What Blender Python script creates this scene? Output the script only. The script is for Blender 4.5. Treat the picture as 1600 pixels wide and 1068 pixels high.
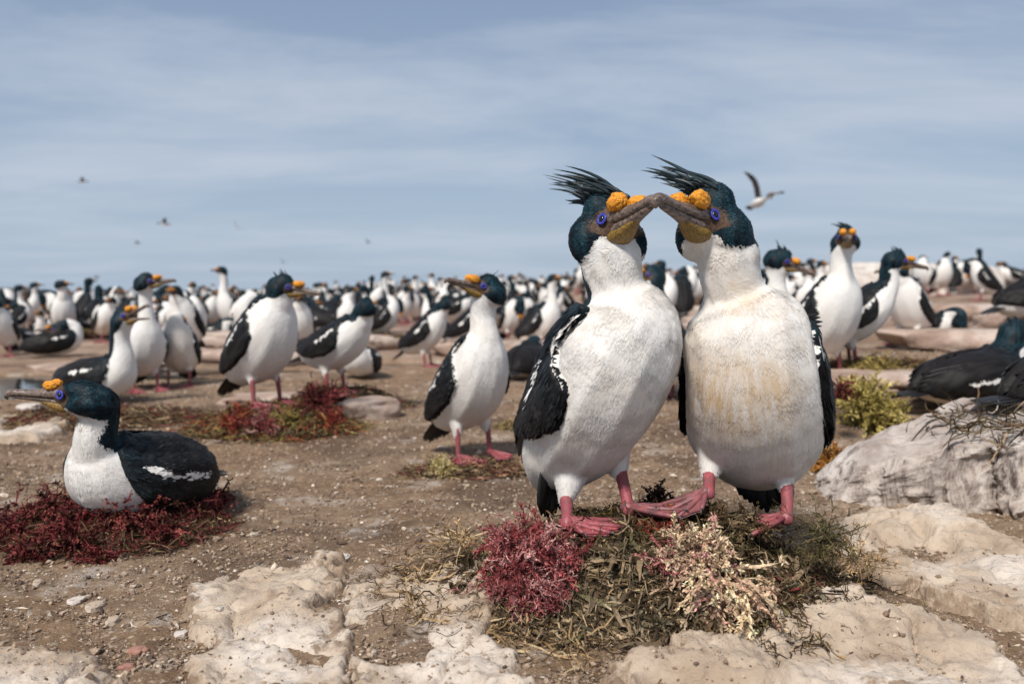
import bpy, bmesh, math, random
import numpy as np
from mathutils import Vector, Matrix

for o in list(bpy.data.objects): bpy.data.objects.remove(o)
random.seed(7); RNG = np.random.default_rng(7)
scene = bpy.context.scene
COL = scene.collection
PI = math.pi
R = math.radians

# ------------------------------------------------------------ camera
FPX, CX, CY, CAMH = 1333.0, 800.0, 534.0, 0.53
PITCH = math.atan(94.0 / FPX)
cam_d = bpy.data.cameras.new('camera'); cam = bpy.data.objects.new('camera', cam_d); COL.objects.link(cam)
cam_d.sensor_width = 36.0; cam_d.lens = 36.0 * FPX / 1600.0
cam.location = (0, 0, CAMH); cam.rotation_euler = (PI/2 - PITCH, 0, 0)
cam_d.clip_start = 0.05; cam_d.clip_end = 60000
cam_d.dof.use_dof = True; cam_d.dof.focus_distance = 1.42; cam_d.dof.aperture_fstop = 3.6
scene.camera = cam

# ------------------------------------------------------------ light
SUN_EL, SUN_AZ = R(50), R(-152)      # azimuth of the sun seen from above, measured from +Y towards +X
sd = Vector((math.sin(SUN_AZ)*math.cos(SUN_EL), math.cos(SUN_AZ)*math.cos(SUN_EL), math.sin(SUN_EL)))
sun_d = bpy.data.lights.new('sun', 'SUN'); sun_d.energy = 3.5; sun_d.angle = R(10); sun_d.color = (1.0, 0.95, 0.88)
sun = bpy.data.objects.new('sun', sun_d); COL.objects.link(sun)
sun.rotation_euler = sd.to_track_quat('Z', 'Y').to_euler()

w = bpy.data.worlds.new('World'); scene.world = w; w.use_nodes = True
nt = w.node_tree; nt.nodes.clear()
def N(nt, t, **k):
    n = nt.nodes.new(t)
    for a, b in k.items(): setattr(n, a, b)
    return n
wo = N(nt, 'ShaderNodeOutputWorld'); bg = N(nt, 'ShaderNodeBackground'); bg.inputs[1].default_value = 0.112
sky = N(nt, 'ShaderNodeTexSky', sky_type='NISHITA'); sky.sun_disc = False
sky.sun_elevation = SUN_EL; sky.sun_rotation = SUN_AZ; sky.air_density = 1.0; sky.dust_density = 1.5; sky.ozone_density = 1.5
tc = N(nt, 'ShaderNodeTexCoord'); sx = N(nt, 'ShaderNodeSeparateXYZ'); nt.links.new(tc.outputs['Generated'], sx.inputs[0])
def M(nt, op, a, b=None, c=None, clamp=False):
    n = N(nt, 'ShaderNodeMath', operation=op); n.use_clamp = clamp
    for i, v in enumerate((a, b, c)):
        if v is None: continue
        if isinstance(v, (int, float)): n.inputs[i].default_value = v
        else: nt.links.new(v, n.inputs[i])
    return n.outputs[0]
zz = M(nt, 'ADD', M(nt, 'MAXIMUM', sx.outputs[2], 0.0), 0.10)
cb = N(nt, 'ShaderNodeCombineXYZ')
nt.links.new(M(nt, 'DIVIDE', sx.outputs[0], zz), cb.inputs[0]); nt.links.new(M(nt, 'DIVIDE', sx.outputs[1], zz), cb.inputs[1])
mp = N(nt, 'ShaderNodeMapping'); mp.inputs['Rotation'].default_value = (0, 0, R(-38)); mp.inputs['Scale'].default_value = (0.30, 0.55, 1)
nt.links.new(cb.outputs[0], mp.inputs[0])
n1 = N(nt, 'ShaderNodeTexNoise'); n1.inputs['Scale'].default_value = 1.5; n1.inputs['Detail'].default_value = 7; n1.inputs['Roughness'].default_value = 0.60; n1.inputs['Distortion'].default_value = 0.35
nt.links.new(mp.outputs[0], n1.inputs['Vector'])
cr = N(nt, 'ShaderNodeValToRGB'); cr.color_ramp.elements[0].position = 0.40; cr.color_ramp.elements[1].position = 0.66
nt.links.new(n1.outputs[0], cr.inputs[0])
# thin high overcast: grey-blue veil whose tone pales towards the horizon
vr = N(nt, 'ShaderNodeValToRGB'); vr.color_ramp.elements[0].position = 0.0; vr.color_ramp.elements[0].color = (3.0, 3.75, 4.7, 1)
vr.color_ramp.elements[1].position = 0.42; vr.color_ramp.elements[1].color = (1.50, 2.08, 3.20, 1)
nt.links.new(sx.outputs[2], vr.inputs[0])
mx1 = N(nt, 'ShaderNodeMix', data_type='RGBA'); mx1.inputs[0].default_value = 0.88
nt.links.new(sky.outputs[0], mx1.inputs[6]); nt.links.new(vr.outputs[0], mx1.inputs[7])
mx2 = N(nt, 'ShaderNodeMix', data_type='RGBA'); mx2.inputs[7].default_value = (4.35, 4.75, 5.4, 1)
nt.links.new(M(nt, 'MULTIPLY', cr.outputs[0], M(nt, 'MULTIPLY_ADD', sx.outputs[2], 1.6, 0.40, clamp=True)), mx2.inputs[0]); nt.links.new(mx1.outputs[2], mx2.inputs[6])
nt.links.new(mx2.outputs[2], bg.inputs[0]); nt.links.new(bg.outputs[0], wo.inputs[0])

vs = scene.view_settings; vs.view_transform = 'Standard'; vs.look = 'None'; vs.gamma = 1; vs.exposure = 0.30
scene.render.engine = 'CYCLES'

# ------------------------------------------------------------ numeric helpers
def smooth(a, b, x):
    t = np.clip((x - a) / (b - a), 0, 1); return t*t*(3 - 2*t)
def _hash(ix, iy, iz, seed):
    h = (ix*374761393 + iy*668265263 + iz*2147483647 + seed*1274126177) & 0xffffffff
    h = ((h ^ (h >> 13)) * 1274126177) & 0xffffffff
    h = (h ^ (h >> 16)) & 0xffffffff
    return h.astype(np.float64) / 4294967295.0
def vnoise(P, seed=0):
    P = np.asarray(P, float); I = np.floor(P).astype(np.int64); f = P - I; f = f*f*(3-2*f)
    r = 0
    for dx in (0, 1):
        for dy in (0, 1):
            for dz in (0, 1):
                wgt = (f[:, 0] if dx else 1-f[:, 0])*(f[:, 1] if dy else 1-f[:, 1])*(f[:, 2] if dz else 1-f[:, 2])
                r = r + wgt*_hash(I[:, 0]+dx, I[:, 1]+dy, I[:, 2]+dz, seed)
    return r*2 - 1
def fbm(P, sc, octv=4, seed=0, rough=0.5):
    r = 0; a = 1; P = np.asarray(P, float)*sc
    for k in range(octv):
        r = r + a*vnoise(P + 17.3*k, seed + k); P = P*2.03; a *= rough
    return r
def nrm(v): return v/np.maximum(np.linalg.norm(v, axis=-1, keepdims=True), 1e-9)
def W(px, py, y):
    u = (px-CX)/FPX; v = (CY-py)/FPX; c, s = math.cos(PITCH), math.sin(PITCH)
    d = np.array([u, c + v*s, -s + v*c]); return np.array([0, 0, CAMH]) + d*(y/d[1])
def RZ(a):
    c, s = math.cos(a), math.sin(a); return np.array([[c, -s, 0], [s, c, 0], [0, 0, 1]])
def RY(a):
    c, s = math.cos(a), math.sin(a); return np.array([[c, 0, s], [0, 1, 0], [-s, 0, c]])
def RX(a):
    c, s = math.cos(a), math.sin(a); return np.array([[1, 0, 0], [0, c, -s], [0, s, c]])

# ------------------------------------------------------------ terrain height
POOLS = [(-2.85, 4.35, 0.85, 0.72), (-1.95, 5.15, 0.85, 0.26), (-0.75, 5.55, 0.55, 0.20), (-2.1, 4.75, 0.9, 0.2)]
def hterr(x, y):
    x = np.asarray(x, float); y = np.asarray(y, float)
    az = x/np.maximum(y, 0.5)
    Rr = np.interp(az, [-0.9, -0.6, -0.4, -0.2, -0.12, 0.15, 0.35, 0.6, 1.0], [-.25, -.25, -.20, -.06, 0.14, 0.25, 0.12, 0.10, 0.10])
    h = Rr*smooth(5.5, 21, y)
    h = h + 0.17*smooth(2.3, 3.6, y)*smooth(0.75, 1.15, x)*(1-smooth(14, 24, y)*0.5)
    h = h + 0.17*smooth(4.0, 7.5, y)*smooth(.40, .50, az)*(1-smooth(14, 20, y))
    P = np.stack([x.ravel(), y.ravel(), np.zeros(x.size)], 1)
    n = fbm(P, 1.3, 3, 11).reshape(x.shape); n2 = fbm(P, 7.0, 3, 31).reshape(x.shape)
    h = h + 0.012*n + 0.004*n2
    h = h + 0.05*fbm(P, 0.35, 2, 51).reshape(x.shape)*smooth(6, 12, y)
    for (cx, cy, rx, ry) in POOLS:
        e = ((x-cx)/rx)**2 + ((y-cy)/ry)**2 + 0.35*n
        h = h - 0.06*(1-smooth(0.5, 1.15, e))
    # dirt heaped under the pair's nest
    e = ((x-0.235)/0.36)**2 + ((y-1.42)/0.22)**2
    h = h + 0.035*np.exp(-e*1.3)
    h = h - 3.0*smooth(34, 48, y)
    return h
def H1(x, y): return float(hterr(np.array([x]), np.array([y]))[0])
def at(px, py):
    prev = 0.6
    for k in range(1, 1200):
        y = 0.6*(1.006**k); p = W(px, py, y)
        if p[2] <= H1(p[0], y):
            lo, hi = prev, y
            for _ in range(14):
                m = (lo+hi)/2; q = W(px, py, m)
                if q[2] <= H1(q[0], m): hi = m
                else: lo = m
            q = W(px, py, hi); return q
        prev = y
    return W(px, py, 33.0)

# ------------------------------------------------------------ materials
MATS = {}
def newmat(name):
    m = bpy.data.materials.new(name); m.use_nodes = True; nt = m.node_tree
    b = nt.nodes['Principled BSDF']; MATS[name] = m; return m, nt, b
def noise(nt, vec, scale, detail=4, rough=0.55, dist=0.0):
    n = N(nt, 'ShaderNodeTexNoise'); n.inputs['Scale'].default_value = scale; n.inputs['Detail'].default_value = detail
    n.inputs['Roughness'].default_value = rough; n.inputs['Distortion'].default_value = dist
    if vec is not None: nt.links.new(vec, n.inputs['Vector'])
    return n.outputs[0]
def ramp(nt, fac, stops):
    r = N(nt, 'ShaderNodeValToRGB'); e = r.color_ramp.elements
    while len(e) < len(stops): e.new(0.5)
    for i, (p, c) in enumerate(stops):
        e[i].position = p; e[i].color = (c, c, c, 1) if isinstance(c, (int, float)) else (*c, 1)
    nt.links.new(fac, r.inputs[0]); return r.outputs[0]
def mix(nt, f, a, b, bt='MIX'):
    n = N(nt, 'ShaderNodeMix', data_type='RGBA', blend_type=bt)
    for i, v in ((0, f), (6, a), (7, b)):
        if isinstance(v, (int, float)): n.inputs[i].default_value = v
        elif isinstance(v, tuple): n.inputs[i].default_value = (*v, 1)
        else: nt.links.new(v, n.inputs[i])
    return n.outputs[2]
def attr(nt, name, out='Fac'):
    a = N(nt, 'ShaderNodeAttribute'); a.attribute_name = name; return a.outputs[out]
def mapping(nt, vec, scale):
    m = N(nt, 'ShaderNodeMapping'); m.inputs['Scale'].default_value = scale; nt.links.new(vec, m.inputs[0]); return m.outputs[0]
def bump(nt, b, h, strength, dist, prev=None):
    n = N(nt, 'ShaderNodeBump'); n.inputs['Strength'].default_value = strength; n.inputs['Distance'].default_value = dist
    nt.links.new(h, n.inputs['Height'])
    if prev is not None: nt.links.new(prev, n.inputs['Normal'])
    nt.links.new(n.outputs[0], b.inputs['Normal']); return n.outputs[0]

def plumage_mat():
    m, nt, b = newmat('plumage'); L = nt.links.new
    root = attr(nt, 'root', 'Vector'); flow = attr(nt, 'flow', 'Vector')
    edge = noise(nt, root, 170, 3, 0.6); edge2 = noise(nt, root, 55, 2, 0.5)
    f = M(nt, 'ADD', attr(nt, 'blk'), M(nt, 'ADD', M(nt, 'MULTIPLY', M(nt, 'SUBTRACT', edge, 0.5), 0.020), M(nt, 'MULTIPLY', M(nt, 'SUBTRACT', edge2, 0.5), 0.016)))
    fb = M(nt, 'MULTIPLY_ADD', f, 900, 0.5, clamp=True)
    st = noise(nt, mapping(nt, flow, (330, 42, 260)), 1.0, 3, 0.6)
    st2 = noise(nt, mapping(nt, flow, (90, 20, 70)), 1.0, 3, 0.6)
    big = noise(nt, root, 14, 3, 0.55)
    white = mix(nt, ramp(nt, st, [(0.3, 0.0), (0.7, 1.0)]), (0.67, 0.635, 0.59), (0.83, 0.815, 0.79))
    white = mix(nt, M(nt, 'MULTIPLY', ramp(nt, big, [(0.42, 0.0), (0.72, 1.0)]), 0.35), white, (0.74, 0.66, 0.56))
    # pale wash of mud on breast feathers
    sm = M(nt, 'MULTIPLY', attr(nt, 'stain'), ramp(nt, M(nt, 'ADD', M(nt, 'MULTIPLY', st2, 0.55), M(nt, 'MULTIPLY', big, 0.5)), [(0.40, 0.12), (0.62, 1.0)]), clamp=True)
    white = mix(nt, sm, white, (0.56, 0.40, 0.24))
    teal = mix(nt, ramp(nt, st2, [(0.38, 0.0), (0.75, 1.0)]), (0.0016, 0.0034, 0.006), (0.010, 0.042, 0.058))
    brown = mix(nt, ramp(nt, st2, [(0.3, 0.0), (0.75, 1.0)]), (0.0045, 0.0038, 0.0040), (0.019, 0.0155, 0.0145))
    vor = N(nt, 'ShaderNodeTexVoronoi'); vor.feature = 'DISTANCE_TO_EDGE'; L(mapping(nt, flow, (52, 24, 1)), vor.inputs['Vector']); vor.inputs['Scale'].default_value = 1.0
    rim = ramp(nt, vor.outputs[0], [(0.0, 1.0), (0.07, 0.0)])
    brown = mix(nt, M(nt, 'MULTIPLY', rim, 0.35), brown, (0.002, 0.002, 0.003))
    dark = mix(nt, attr(nt, 'tone'), teal, brown)
    rn = attr(nt, 'rnd')
    dark = mix(nt, 1.0, dark, ramp(nt, rn, [(0.0, 0.45), (0.5, 0.95), (1.0, 2.3)]), 'MULTIPLY')
    white = mix(nt, 1.0, white, ramp(nt, rn, [(0.0, 0.95), (0.5, 1.0), (1.0, 1.02)]), 'MULTIPLY')
    skin = mix(nt, ramp(nt, noise(nt, root, 260, 3), [(0.35, 0.0), (0.7, 1.0)]), (0.045, 0.026, 0.020), (0.12, 0.07, 0.04))
    c = mix(nt, fb, white, dark)
    fs = M(nt, 'MULTIPLY_ADD', M(nt, 'ADD', attr(nt, 'skin'), M(nt, 'MULTIPLY', M(nt, 'SUBTRACT', edge, 0.5), 0.005)), 1200, 0.5, clamp=True)
    c = mix(nt, fs, c, skin)
    L(c, b.inputs['Base Color'])
    L(M(nt, 'SUBTRACT', 0.85, M(nt, 'MULTIPLY', fb, 0.30)), b.inputs['Roughness'])
    L(M(nt, 'SUBTRACT', 0.30, M(nt, 'MULTIPLY', fb, 0.14)), b.inputs['Specular IOR Level'])
    b.inputs['Sheen Weight'].default_value = 0.02; b.inputs['Sheen Roughness'].default_value = 0.5
    hh = M(nt, 'ADD', st, M(nt, 'MULTIPLY', st2, 1.2))
    clump = noise(nt, mapping(nt, flow, (60, 13, 50)), 1.0, 4, 0.6, 0.6)
    nb1 = bump(nt, b, clump, 0.45, 0.0045)
    bump(nt, b, hh, 0.28, 0.0012, nb1)
plumage_mat()
def simple(name, col, rough=0.5, var=0.3, scale=120, bumpd=0.0008, spec=0.5, streak=None, col2=None, sss=0):
    m, nt, b = newmat(name)
    tc = N(nt, 'ShaderNodeTexCoord').outputs['Object']
    v = mapping(nt, tc, streak) if streak else tc
    n = noise(nt, v, scale, 5, 0.6)
    c2 = col2 or tuple(x*(1-var) for x in col)
    nt.links.new(mix(nt, ramp(nt, n, [(0.35, 0.0), (0.65, 1.0)]), c2, col), b.inputs['Base Color'])
    b.inputs['Roughness'].default_value = rough; b.inputs['Specular IOR Level'].default_value = spec
    if sss: b.inputs['Subsurface Weight'].default_value = sss; b.inputs['Subsurface Radius'].default_value = (0.004, 0.001, 0.001)
    if bumpd: bump(nt, b, n, 0.7, bumpd)
    return m
simple('bill_horn', (0.235, 0.165, 0.125), 0.42, scale=60, streak=(0.5, 3, 3), col2=(0.040, 0.026, 0.022), bumpd=0.0016)
simple('gular', (0.30, 0.165, 0.016), 0.5, scale=260, col2=(0.075, 0.048, 0.016), bumpd=0.001)
simple('caruncle', (0.90, 0.40, 0.016), 0.40, scale=420, col2=(0.62, 0.19, 0.008), bumpd=0.0015, sss=0.15)
simple('eye_blue', (0.055, 0.075, 0.42), 0.35, scale=500, col2=(0.02, 0.02, 0.25), bumpd=0.0004)
simple('pupil', (0.012, 0.009, 0.008), 0.06, bumpd=0)
simple('pink_skin', (0.42, 0.10, 0.115), 0.45, scale=150, col2=(0.22, 0.050, 0.062), bumpd=0.0015, sss=0.08)
simple('dusky_skin', (0.30, 0.095, 0.10), 0.5, scale=60, col2=(0.12, 0.052, 0.056), bumpd=0.0015)  # dusky, darker copy of pink skin with the inner feet's shade in its colour
simple('claw', (0.09, 0.07, 0.06), 0.4, bumpd=0)
simple('tail_feather', (0.014, 0.012, 0.012), 0.55, scale=30, streak=(4, 4, .6), col2=(0.004, 0.004, 0.005), bumpd=0.001)
simple('flight_feather', (0.060, 0.042, 0.034), 0.7, scale=14, col2=(0.022, 0.016, 0.014), bumpd=0.001)
simple('crest_feather', (0.010, 0.030, 0.036), 0.45, scale=80, col2=(0.003, 0.006, 0.008), bumpd=0)
simple('wet_rock', (0.10, 0.09, 0.075), 0.6, scale=3, col2=(0.05, 0.048, 0.04), bumpd=0.02)

_m = MATS['caruncle']; _n = _m.node_tree; _b = _n.nodes['Principled BSDF']; _P = N(_n, 'ShaderNodeTexCoord').outputs['Object']
_v = N(_n, 'ShaderNodeTexVoronoi'); _v.inputs['Scale'].default_value = 620; _n.links.new(_P, _v.inputs['Vector'])
_c = mix(_n, ramp(_n, _v.outputs['Distance'], [(0.30, 0.0), (0.75, 1.0)]), (0.95, 0.43, 0.018), (0.58, 0.17, 0.008))
_c = mix(_n, ramp(_n, noise(_n, _P, 130, 4, .7), [(0.56, 0.0), (0.70, .65)]), _c, (0.28, 0.11, 0.02)); _n.links.new(_c, _b.inputs['Base Color'])
bump(_n, _b, M(_n, 'SUBTRACT', 1.0, _v.outputs['Distance']), 0.9, 0.0012)
_m = MATS['pink_skin']; _n = _m.node_tree; _b = _n.nodes['Principled BSDF']; _P = N(_n, 'ShaderNodeTexCoord').outputs['Object']
_l = _b.inputs['Base Color'].links[0].from_socket
_n.links.new(mix(_n, ramp(_n, noise(_n, _P, 38, 5, .7), [(0.46, 0.0), (0.64, .75)]), _l, (0.17, 0.075, 0.07)), _b.inputs['Base Color'])

def ground_mat():
    m, nt, b = newmat('dirt'); L = nt.links.new
    P = N(nt, 'ShaderNodeTexCoord').outputs['Object']
    a = noise(nt, P, 1.6, 6, 0.6, 0.4); c = noise(nt, P, 11, 6, 0.62); d = noise(nt, P, 75, 5, 0.7); e = noise(nt, P, 300, 3, 0.7)
    base = mix(nt, ramp(nt, c, [(0.32, 0.0), (0.68, 1.0)]), (0.165, 0.100, 0.058), (0.335, 0.220, 0.135))
    base = mix(nt, M(nt, 'MULTIPLY', ramp(nt, a, [(0.45, 0.0), (0.65, 1.0)]), 0.5), base, (0.40, 0.295, 0.205))
    base = mix(nt, ramp(nt, d, [(0.56, 0.0), (0.68, 0.8)]), base, (0.60, 0.49, 0.38))
    base = mix(nt, ramp(nt, d, [(0.30, 0.85), (0.42, 0.0)]), base, (0.095, 0.062, 0.043))
    # damp dark patches
    dk = noise(nt, P, 2.6, 6, 0.68, 0.5); base = mix(nt, ramp(nt, dk, [(0.40, 0.70), (0.50, 0.0)]), base, (0.115, 0.072, 0.048))
    # sparse white droppings
    wv = noise(nt, P, 5.5, 5, 0.7); base = mix(nt, M(nt, 'MULTIPLY', ramp(nt, wv, [(0.57, 0.0), (0.67, 1.0)]), 0.60), base, (0.55, 0.50, 0.45))
    # bare pink rock shows through farther up the colony
    sx = N(nt, 'ShaderNodeSeparateXYZ'); L(P, sx.inputs[0])
    far = M(nt, 'MULTIPLY_ADD', sx.outputs[1], 0.35, -1.6, clamp=True)
    rk = mix(nt, ramp(nt, noise(nt, P, 2.3, 6, 0.65), [(0.35, 0.0), (0.62, 1.0)]), (0.20, 0.13, 0.10), (0.50, 0.36, 0.28))
    rm = M(nt, 'MULTIPLY', far, ramp(nt, noise(nt, P, 1.1, 4, 0.6), [(0.38, 0.1), (0.55, 1.0)]))
    base = mix(nt, rm, base, rk)
    L(base, b.inputs['Base Color']); b.inputs['Roughness'].default_value = 0.95; b.inputs['Specular IOR Level'].default_value = 0.15
    n1 = bump(nt, b, c, 0.8, 0.02); n2 = bump(nt, b, d, 1.0, 0.006, n1); bump(nt, b, e, 0.8, 0.002, n2)
ground_mat()
def rock_mat(name, hi, lo, dark, stain, streak=False, sc=1.0, guano=0.5):
    m, nt, b = newmat(name); L = nt.links.new
    P = N(nt, 'ShaderNodeTexCoord').outputs['Object']
    a = noise(nt, P, 6*sc, 6, 0.62, 0.6); c = noise(nt, P, 34*sc, 5, 0.65); d = noise(nt, P, 190, 4, 0.7)
    base = mix(nt, ramp(nt, a, [(0.36, 0.0), (0.62, 1.0)]), lo, hi)
    base = mix(nt, M(nt, 'MULTIPLY', ramp(nt, noise(nt, P, 3.1*sc, 4, .6), [(0.5, 0.0), (0.66, 1.0)]), guano), base, (0.72, 0.66, 0.60))
    base = mix(nt, M(nt, 'MULTIPLY', ramp(nt, c, [(0.54, 0.0), (0.70, 1.0)]), 0.55), base, stain)
    base = mix(nt, M(nt, 'MULTIPLY', ramp(nt, d, [(0.26, 1.0), (0.40, 0.0)]), 0.6), base, dark)
    if streak:
        s = noise(nt, mapping(nt, P, (13, 13, 5.0)), 1.0, 9, 0.75, 1.8)
        geo = N(nt, 'ShaderNodeNewGeometry'); sz = N(nt, 'ShaderNodeSeparateXYZ'); L(geo.outputs['Normal'], sz.inputs[0])
        side = ramp(nt, sz.outputs[2], [(0.60, 1.0), (0.90, 0.0)])
        base = mix(nt, M(nt, 'MULTIPLY', side, ramp(nt, s, [(0.50, 0.0), (0.62, 0.8)])), base, (0.56, 0.50, 0.45))
        base = mix(nt, M(nt, 'MULTIPLY', side, ramp(nt, s, [(0.38, 0.95), (0.52, 0.0)])), base, dark)
    dm = M(nt, 'ADD', attr(nt, 'dirt'), M(nt, 'MULTIPLY', M(nt, 'SUBTRACT', noise(nt, P, 24, 6, .68, .4), .5), 1.5))
    dc = mix(nt, ramp(nt, c, [(.35, 0.0), (.65, 1.0)]), (.15, .10, .066), (.34, .245, .17))
    base = mix(nt, ramp(nt, dm, [(.44, 0.0), (.60, .92)]), base, dc)
    L(base, b.inputs['Base Color']); b.inputs['Roughness'].default_value = 0.9; b.inputs['Specular IOR Level'].default_value = 0.2
    n1 = bump(nt, b, a, 0.8, 0.02); n2 = bump(nt, b, c, 0.9, 0.006, n1); bump(nt, b, d, 0.8, 0.0018, n2)
rock_mat('slab_rock', (0.54, 0.44, 0.34), (0.36, 0.27, 0.195), (0.12, 0.085, 0.06), (0.23, 0.155, 0.105))
rock_mat('pink_rock', (0.50, 0.375, 0.30), (0.30, 0.21, 0.165), (0.10, 0.07, 0.055), (0.19, 0.13, 0.10), guano=0.35)
rock_mat('guano_rock', (0.54, 0.475, 0.42), (0.30, 0.235, 0.20), (0.065, 0.045, 0.04), (0.16, 0.11, 0.10), streak=True, guano=0.8)
rock_mat('white_rock', (0.66, 0.60, 0.54), (0.48, 0.41, 0.36), (0.22, 0.18, 0.15), (0.35, 0.28, 0.23), guano=0.8)
def col_mat(name, rough=0.6, spec=0.4, trans=0.0):
    m, nt, b = newmat(name); P = N(nt, 'ShaderNodeTexCoord').outputs['Object']
    n = noise(nt, P, 160, 3, 0.6)
    c = mix(nt, 1.0, attr(nt, 'col', 'Color'), ramp(nt, n, [(0.3, 0.62), (0.7, 1.25)]), 'MULTIPLY')
    nt.links.new(c, b.inputs['Base Color']); b.inputs['Roughness'].default_value = rough; b.inputs['Specular IOR Level'].default_value = spec
    bump(nt, b, n, 0.5, 0.001)
col_mat('seaweed', 0.66, 0.18); col_mat('pebbles', 0.85, 0.2)
m, nt_, b = newmat('water'); b.inputs['Base Color'].default_value = (0.035, 0.038, 0.03, 1); b.inputs['Roughness'].default_value = 0.04
P = N(nt_, 'ShaderNodeTexCoord').outputs['Object']; bump(nt_, b, noise(nt_, P, 9, 3), 0.12, 0.01)
m, nt_, b = newmat('sea_water'); b.inputs['Base Color'].default_value = (0.29, 0.35, 0.41, 1); b.inputs['Roughness'].default_value = 0.9; b.inputs['Specular IOR Level'].default_value = 0.1
P = N(nt_, 'ShaderNodeTexCoord').outputs['Object']; bump(nt_, b, noise(nt_, P, 0.5, 4), 0.3, 0.3)

# ------------------------------------------------------------ mesh assembly
class Part:
    def __init__(s, name, mat, V, F, at=None, sub=None, fm=None, mats=None, smooth=True, label=None):
        s.name = name; s.mats = mats or [mat]; s.V = np.asarray(V, float); s.F = F if isinstance(F, list) else [F]
        s.at = at or {}; s.sub = sub or []; s.fm = fm; s.smooth = smooth; s.label = label
def build_mesh(name, V, Fs, mats, fm=None, at=None, smooth=True):
    me = bpy.data.meshes.new(name); Fs = [np.asarray(f, np.int64).reshape(len(f), -1) for f in Fs if len(f)]
    nl = sum(f.size for f in Fs); nf = sum(len(f) for f in Fs)
    me.vertices.add(len(V)); me.vertices.foreach_set('co', np.asarray(V, np.float32).ravel())
    me.loops.add(nl); me.polygons.add(nf)
    me.loops.foreach_set('vertex_index', np.concatenate([f.ravel() for f in Fs]).astype(np.int32))
    tot = np.concatenate([np.full(len(f), f.shape[1]) for f in Fs]); st = np.concatenate([[0], np.cumsum(tot)[:-1]])
    me.polygons.foreach_set('loop_start', st.astype(np.int32)); me.polygons.foreach_set('loop_total', tot.astype(np.int32))
    for m in mats: me.materials.append(MATS[m])
    if fm is not None: me.polygons.foreach_set('material_index', np.asarray(fm, np.int32))
    me.polygons.foreach_set('use_smooth', np.full(nf, smooth, bool))
    at = dict(at or {}); cn = at.pop('nrm', None)
    for k, a in at.items():
        a = np.asarray(a, np.float32)
        if a.ndim == 1: x = me.attributes.new(k, 'FLOAT', 'POINT'); x.data.foreach_set('value', a)
        elif k == 'col':
            x = me.attributes.new(k, 'FLOAT_COLOR', 'POINT'); x.data.foreach_set('color', np.concatenate([a[:, :3], np.ones((len(a), 1), np.float32)], 1).ravel())
        else: x = me.attributes.new(k, 'FLOAT_VECTOR', 'POINT'); x.data.foreach_set('vector', a.ravel())
    me.update(); me.validate()
    if cn is not None and smooth: me.normals_split_custom_set_from_vertices(nrm(np.asarray(cn, float)).tolist())
    return me
def link(name, me, parent=None, loc=(0, 0, 0)):
    o = bpy.data.objects.new(name, me); COL.objects.link(o); o.location = loc
    if parent: o.parent = parent
    return o
def tag(o, label=None, cat=None, group=None, kind=None):
    if label: o['label'] = label
    if cat: o['category'] = cat
    if group: o['group'] = group
    if kind: o['kind'] = kind
    return o
def cat_parts(parts):
    """concatenate parts (recursively) into one vertex/face set"""
    out = []
    def rec(p):
        out.append(p)
        for q in p.sub: rec(q)
    for p in parts: rec(p)
    V = []; tri = {}; mats = []; ats = {}; n0 = 0
    keys = set(k for p in out for k in p.at)
    shp = {k: next(np.asarray(p.at[k]) for p in out if k in p.at) for k in keys}
    for k in keys: ats[k] = []
    for p in out:
        mi = []
        for m in p.mats:
            if m not in mats: mats.append(m)
            mi.append(mats.index(m))
        i0 = 0
        for f in p.F:
            f = np.asarray(f, np.int64).reshape(len(f), -1)
            if not len(f): continue
            fm = np.array(mi)[p.fm[i0:i0+len(f)]] if p.fm is not None else np.full(len(f), mi[0]); i0 += len(f)
            tri.setdefault(f.shape[1], []).append((f + n0, fm))
        V.append(p.V)
        for k in keys:
            ats[k].append(np.asarray(p.at[k], float) if k in p.at else np.zeros((len(p.V),) + shp[k].shape[1:]))
        n0 += len(p.V)
    Fs = []; fm = []
    for k, l in tri.items():
        Fs.append(np.concatenate([a for a, _ in l])); fm.append(np.concatenate([b for _, b in l]))
    return np.concatenate(V), Fs, mats, np.concatenate(fm), {k: np.concatenate(v) for k, v in ats.items()}
def emit(p, parent):
    o = link(p.name, build_mesh(p.name, p.V, p.F, p.mats, p.fm, p.at, p.smooth), parent)
    if p.label: o['label'] = p.label
    for q in p.sub: emit(q, o)
    return o
def empty(name, loc, rz=0, s=1):
    o = bpy.data.objects.new(name, None); COL.objects.link(o); o.location = loc; o.rotation_euler = (0, 0, rz); o.scale = (s, s, s)
    o.empty_display_size = 0.05; return o

_b = bmesh.new(); bmesh.ops.create_icosphere(_b, subdivisions=2, radius=1)
ICO_V = np.array([v.co[:] for v in _b.verts]); ICO_F = np.array([[v.index for v in f.verts] for f in _b.faces]); _b.free()
_b = bmesh.new(); bmesh.ops.create_icosphere(_b, subdivisions=4, radius=1)
ICO4_V = np.array([v.co[:] for v in _b.verts]); ICO4_F = np.array([[v.index for v in f.verts] for f in _b.faces]); _b.free()
_b = bmesh.new(); bmesh.ops.create_icosphere(_b, subdivisions=1, radius=1)
ICO1_V = np.array([v.co[:] for v in _b.verts]); ICO1_F = np.array([[v.index for v in f.verts] for f in _b.faces]); _b.free()
_b = bmesh.new(); bmesh.ops.create_icosphere(_b, subdivisions=6, radius=1)
ICO6_V = np.array([v.co[:] for v in _b.verts]); ICO6_F = np.array([[v.index for v in f.verts] for f in _b.faces]); _b.free()

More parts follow.
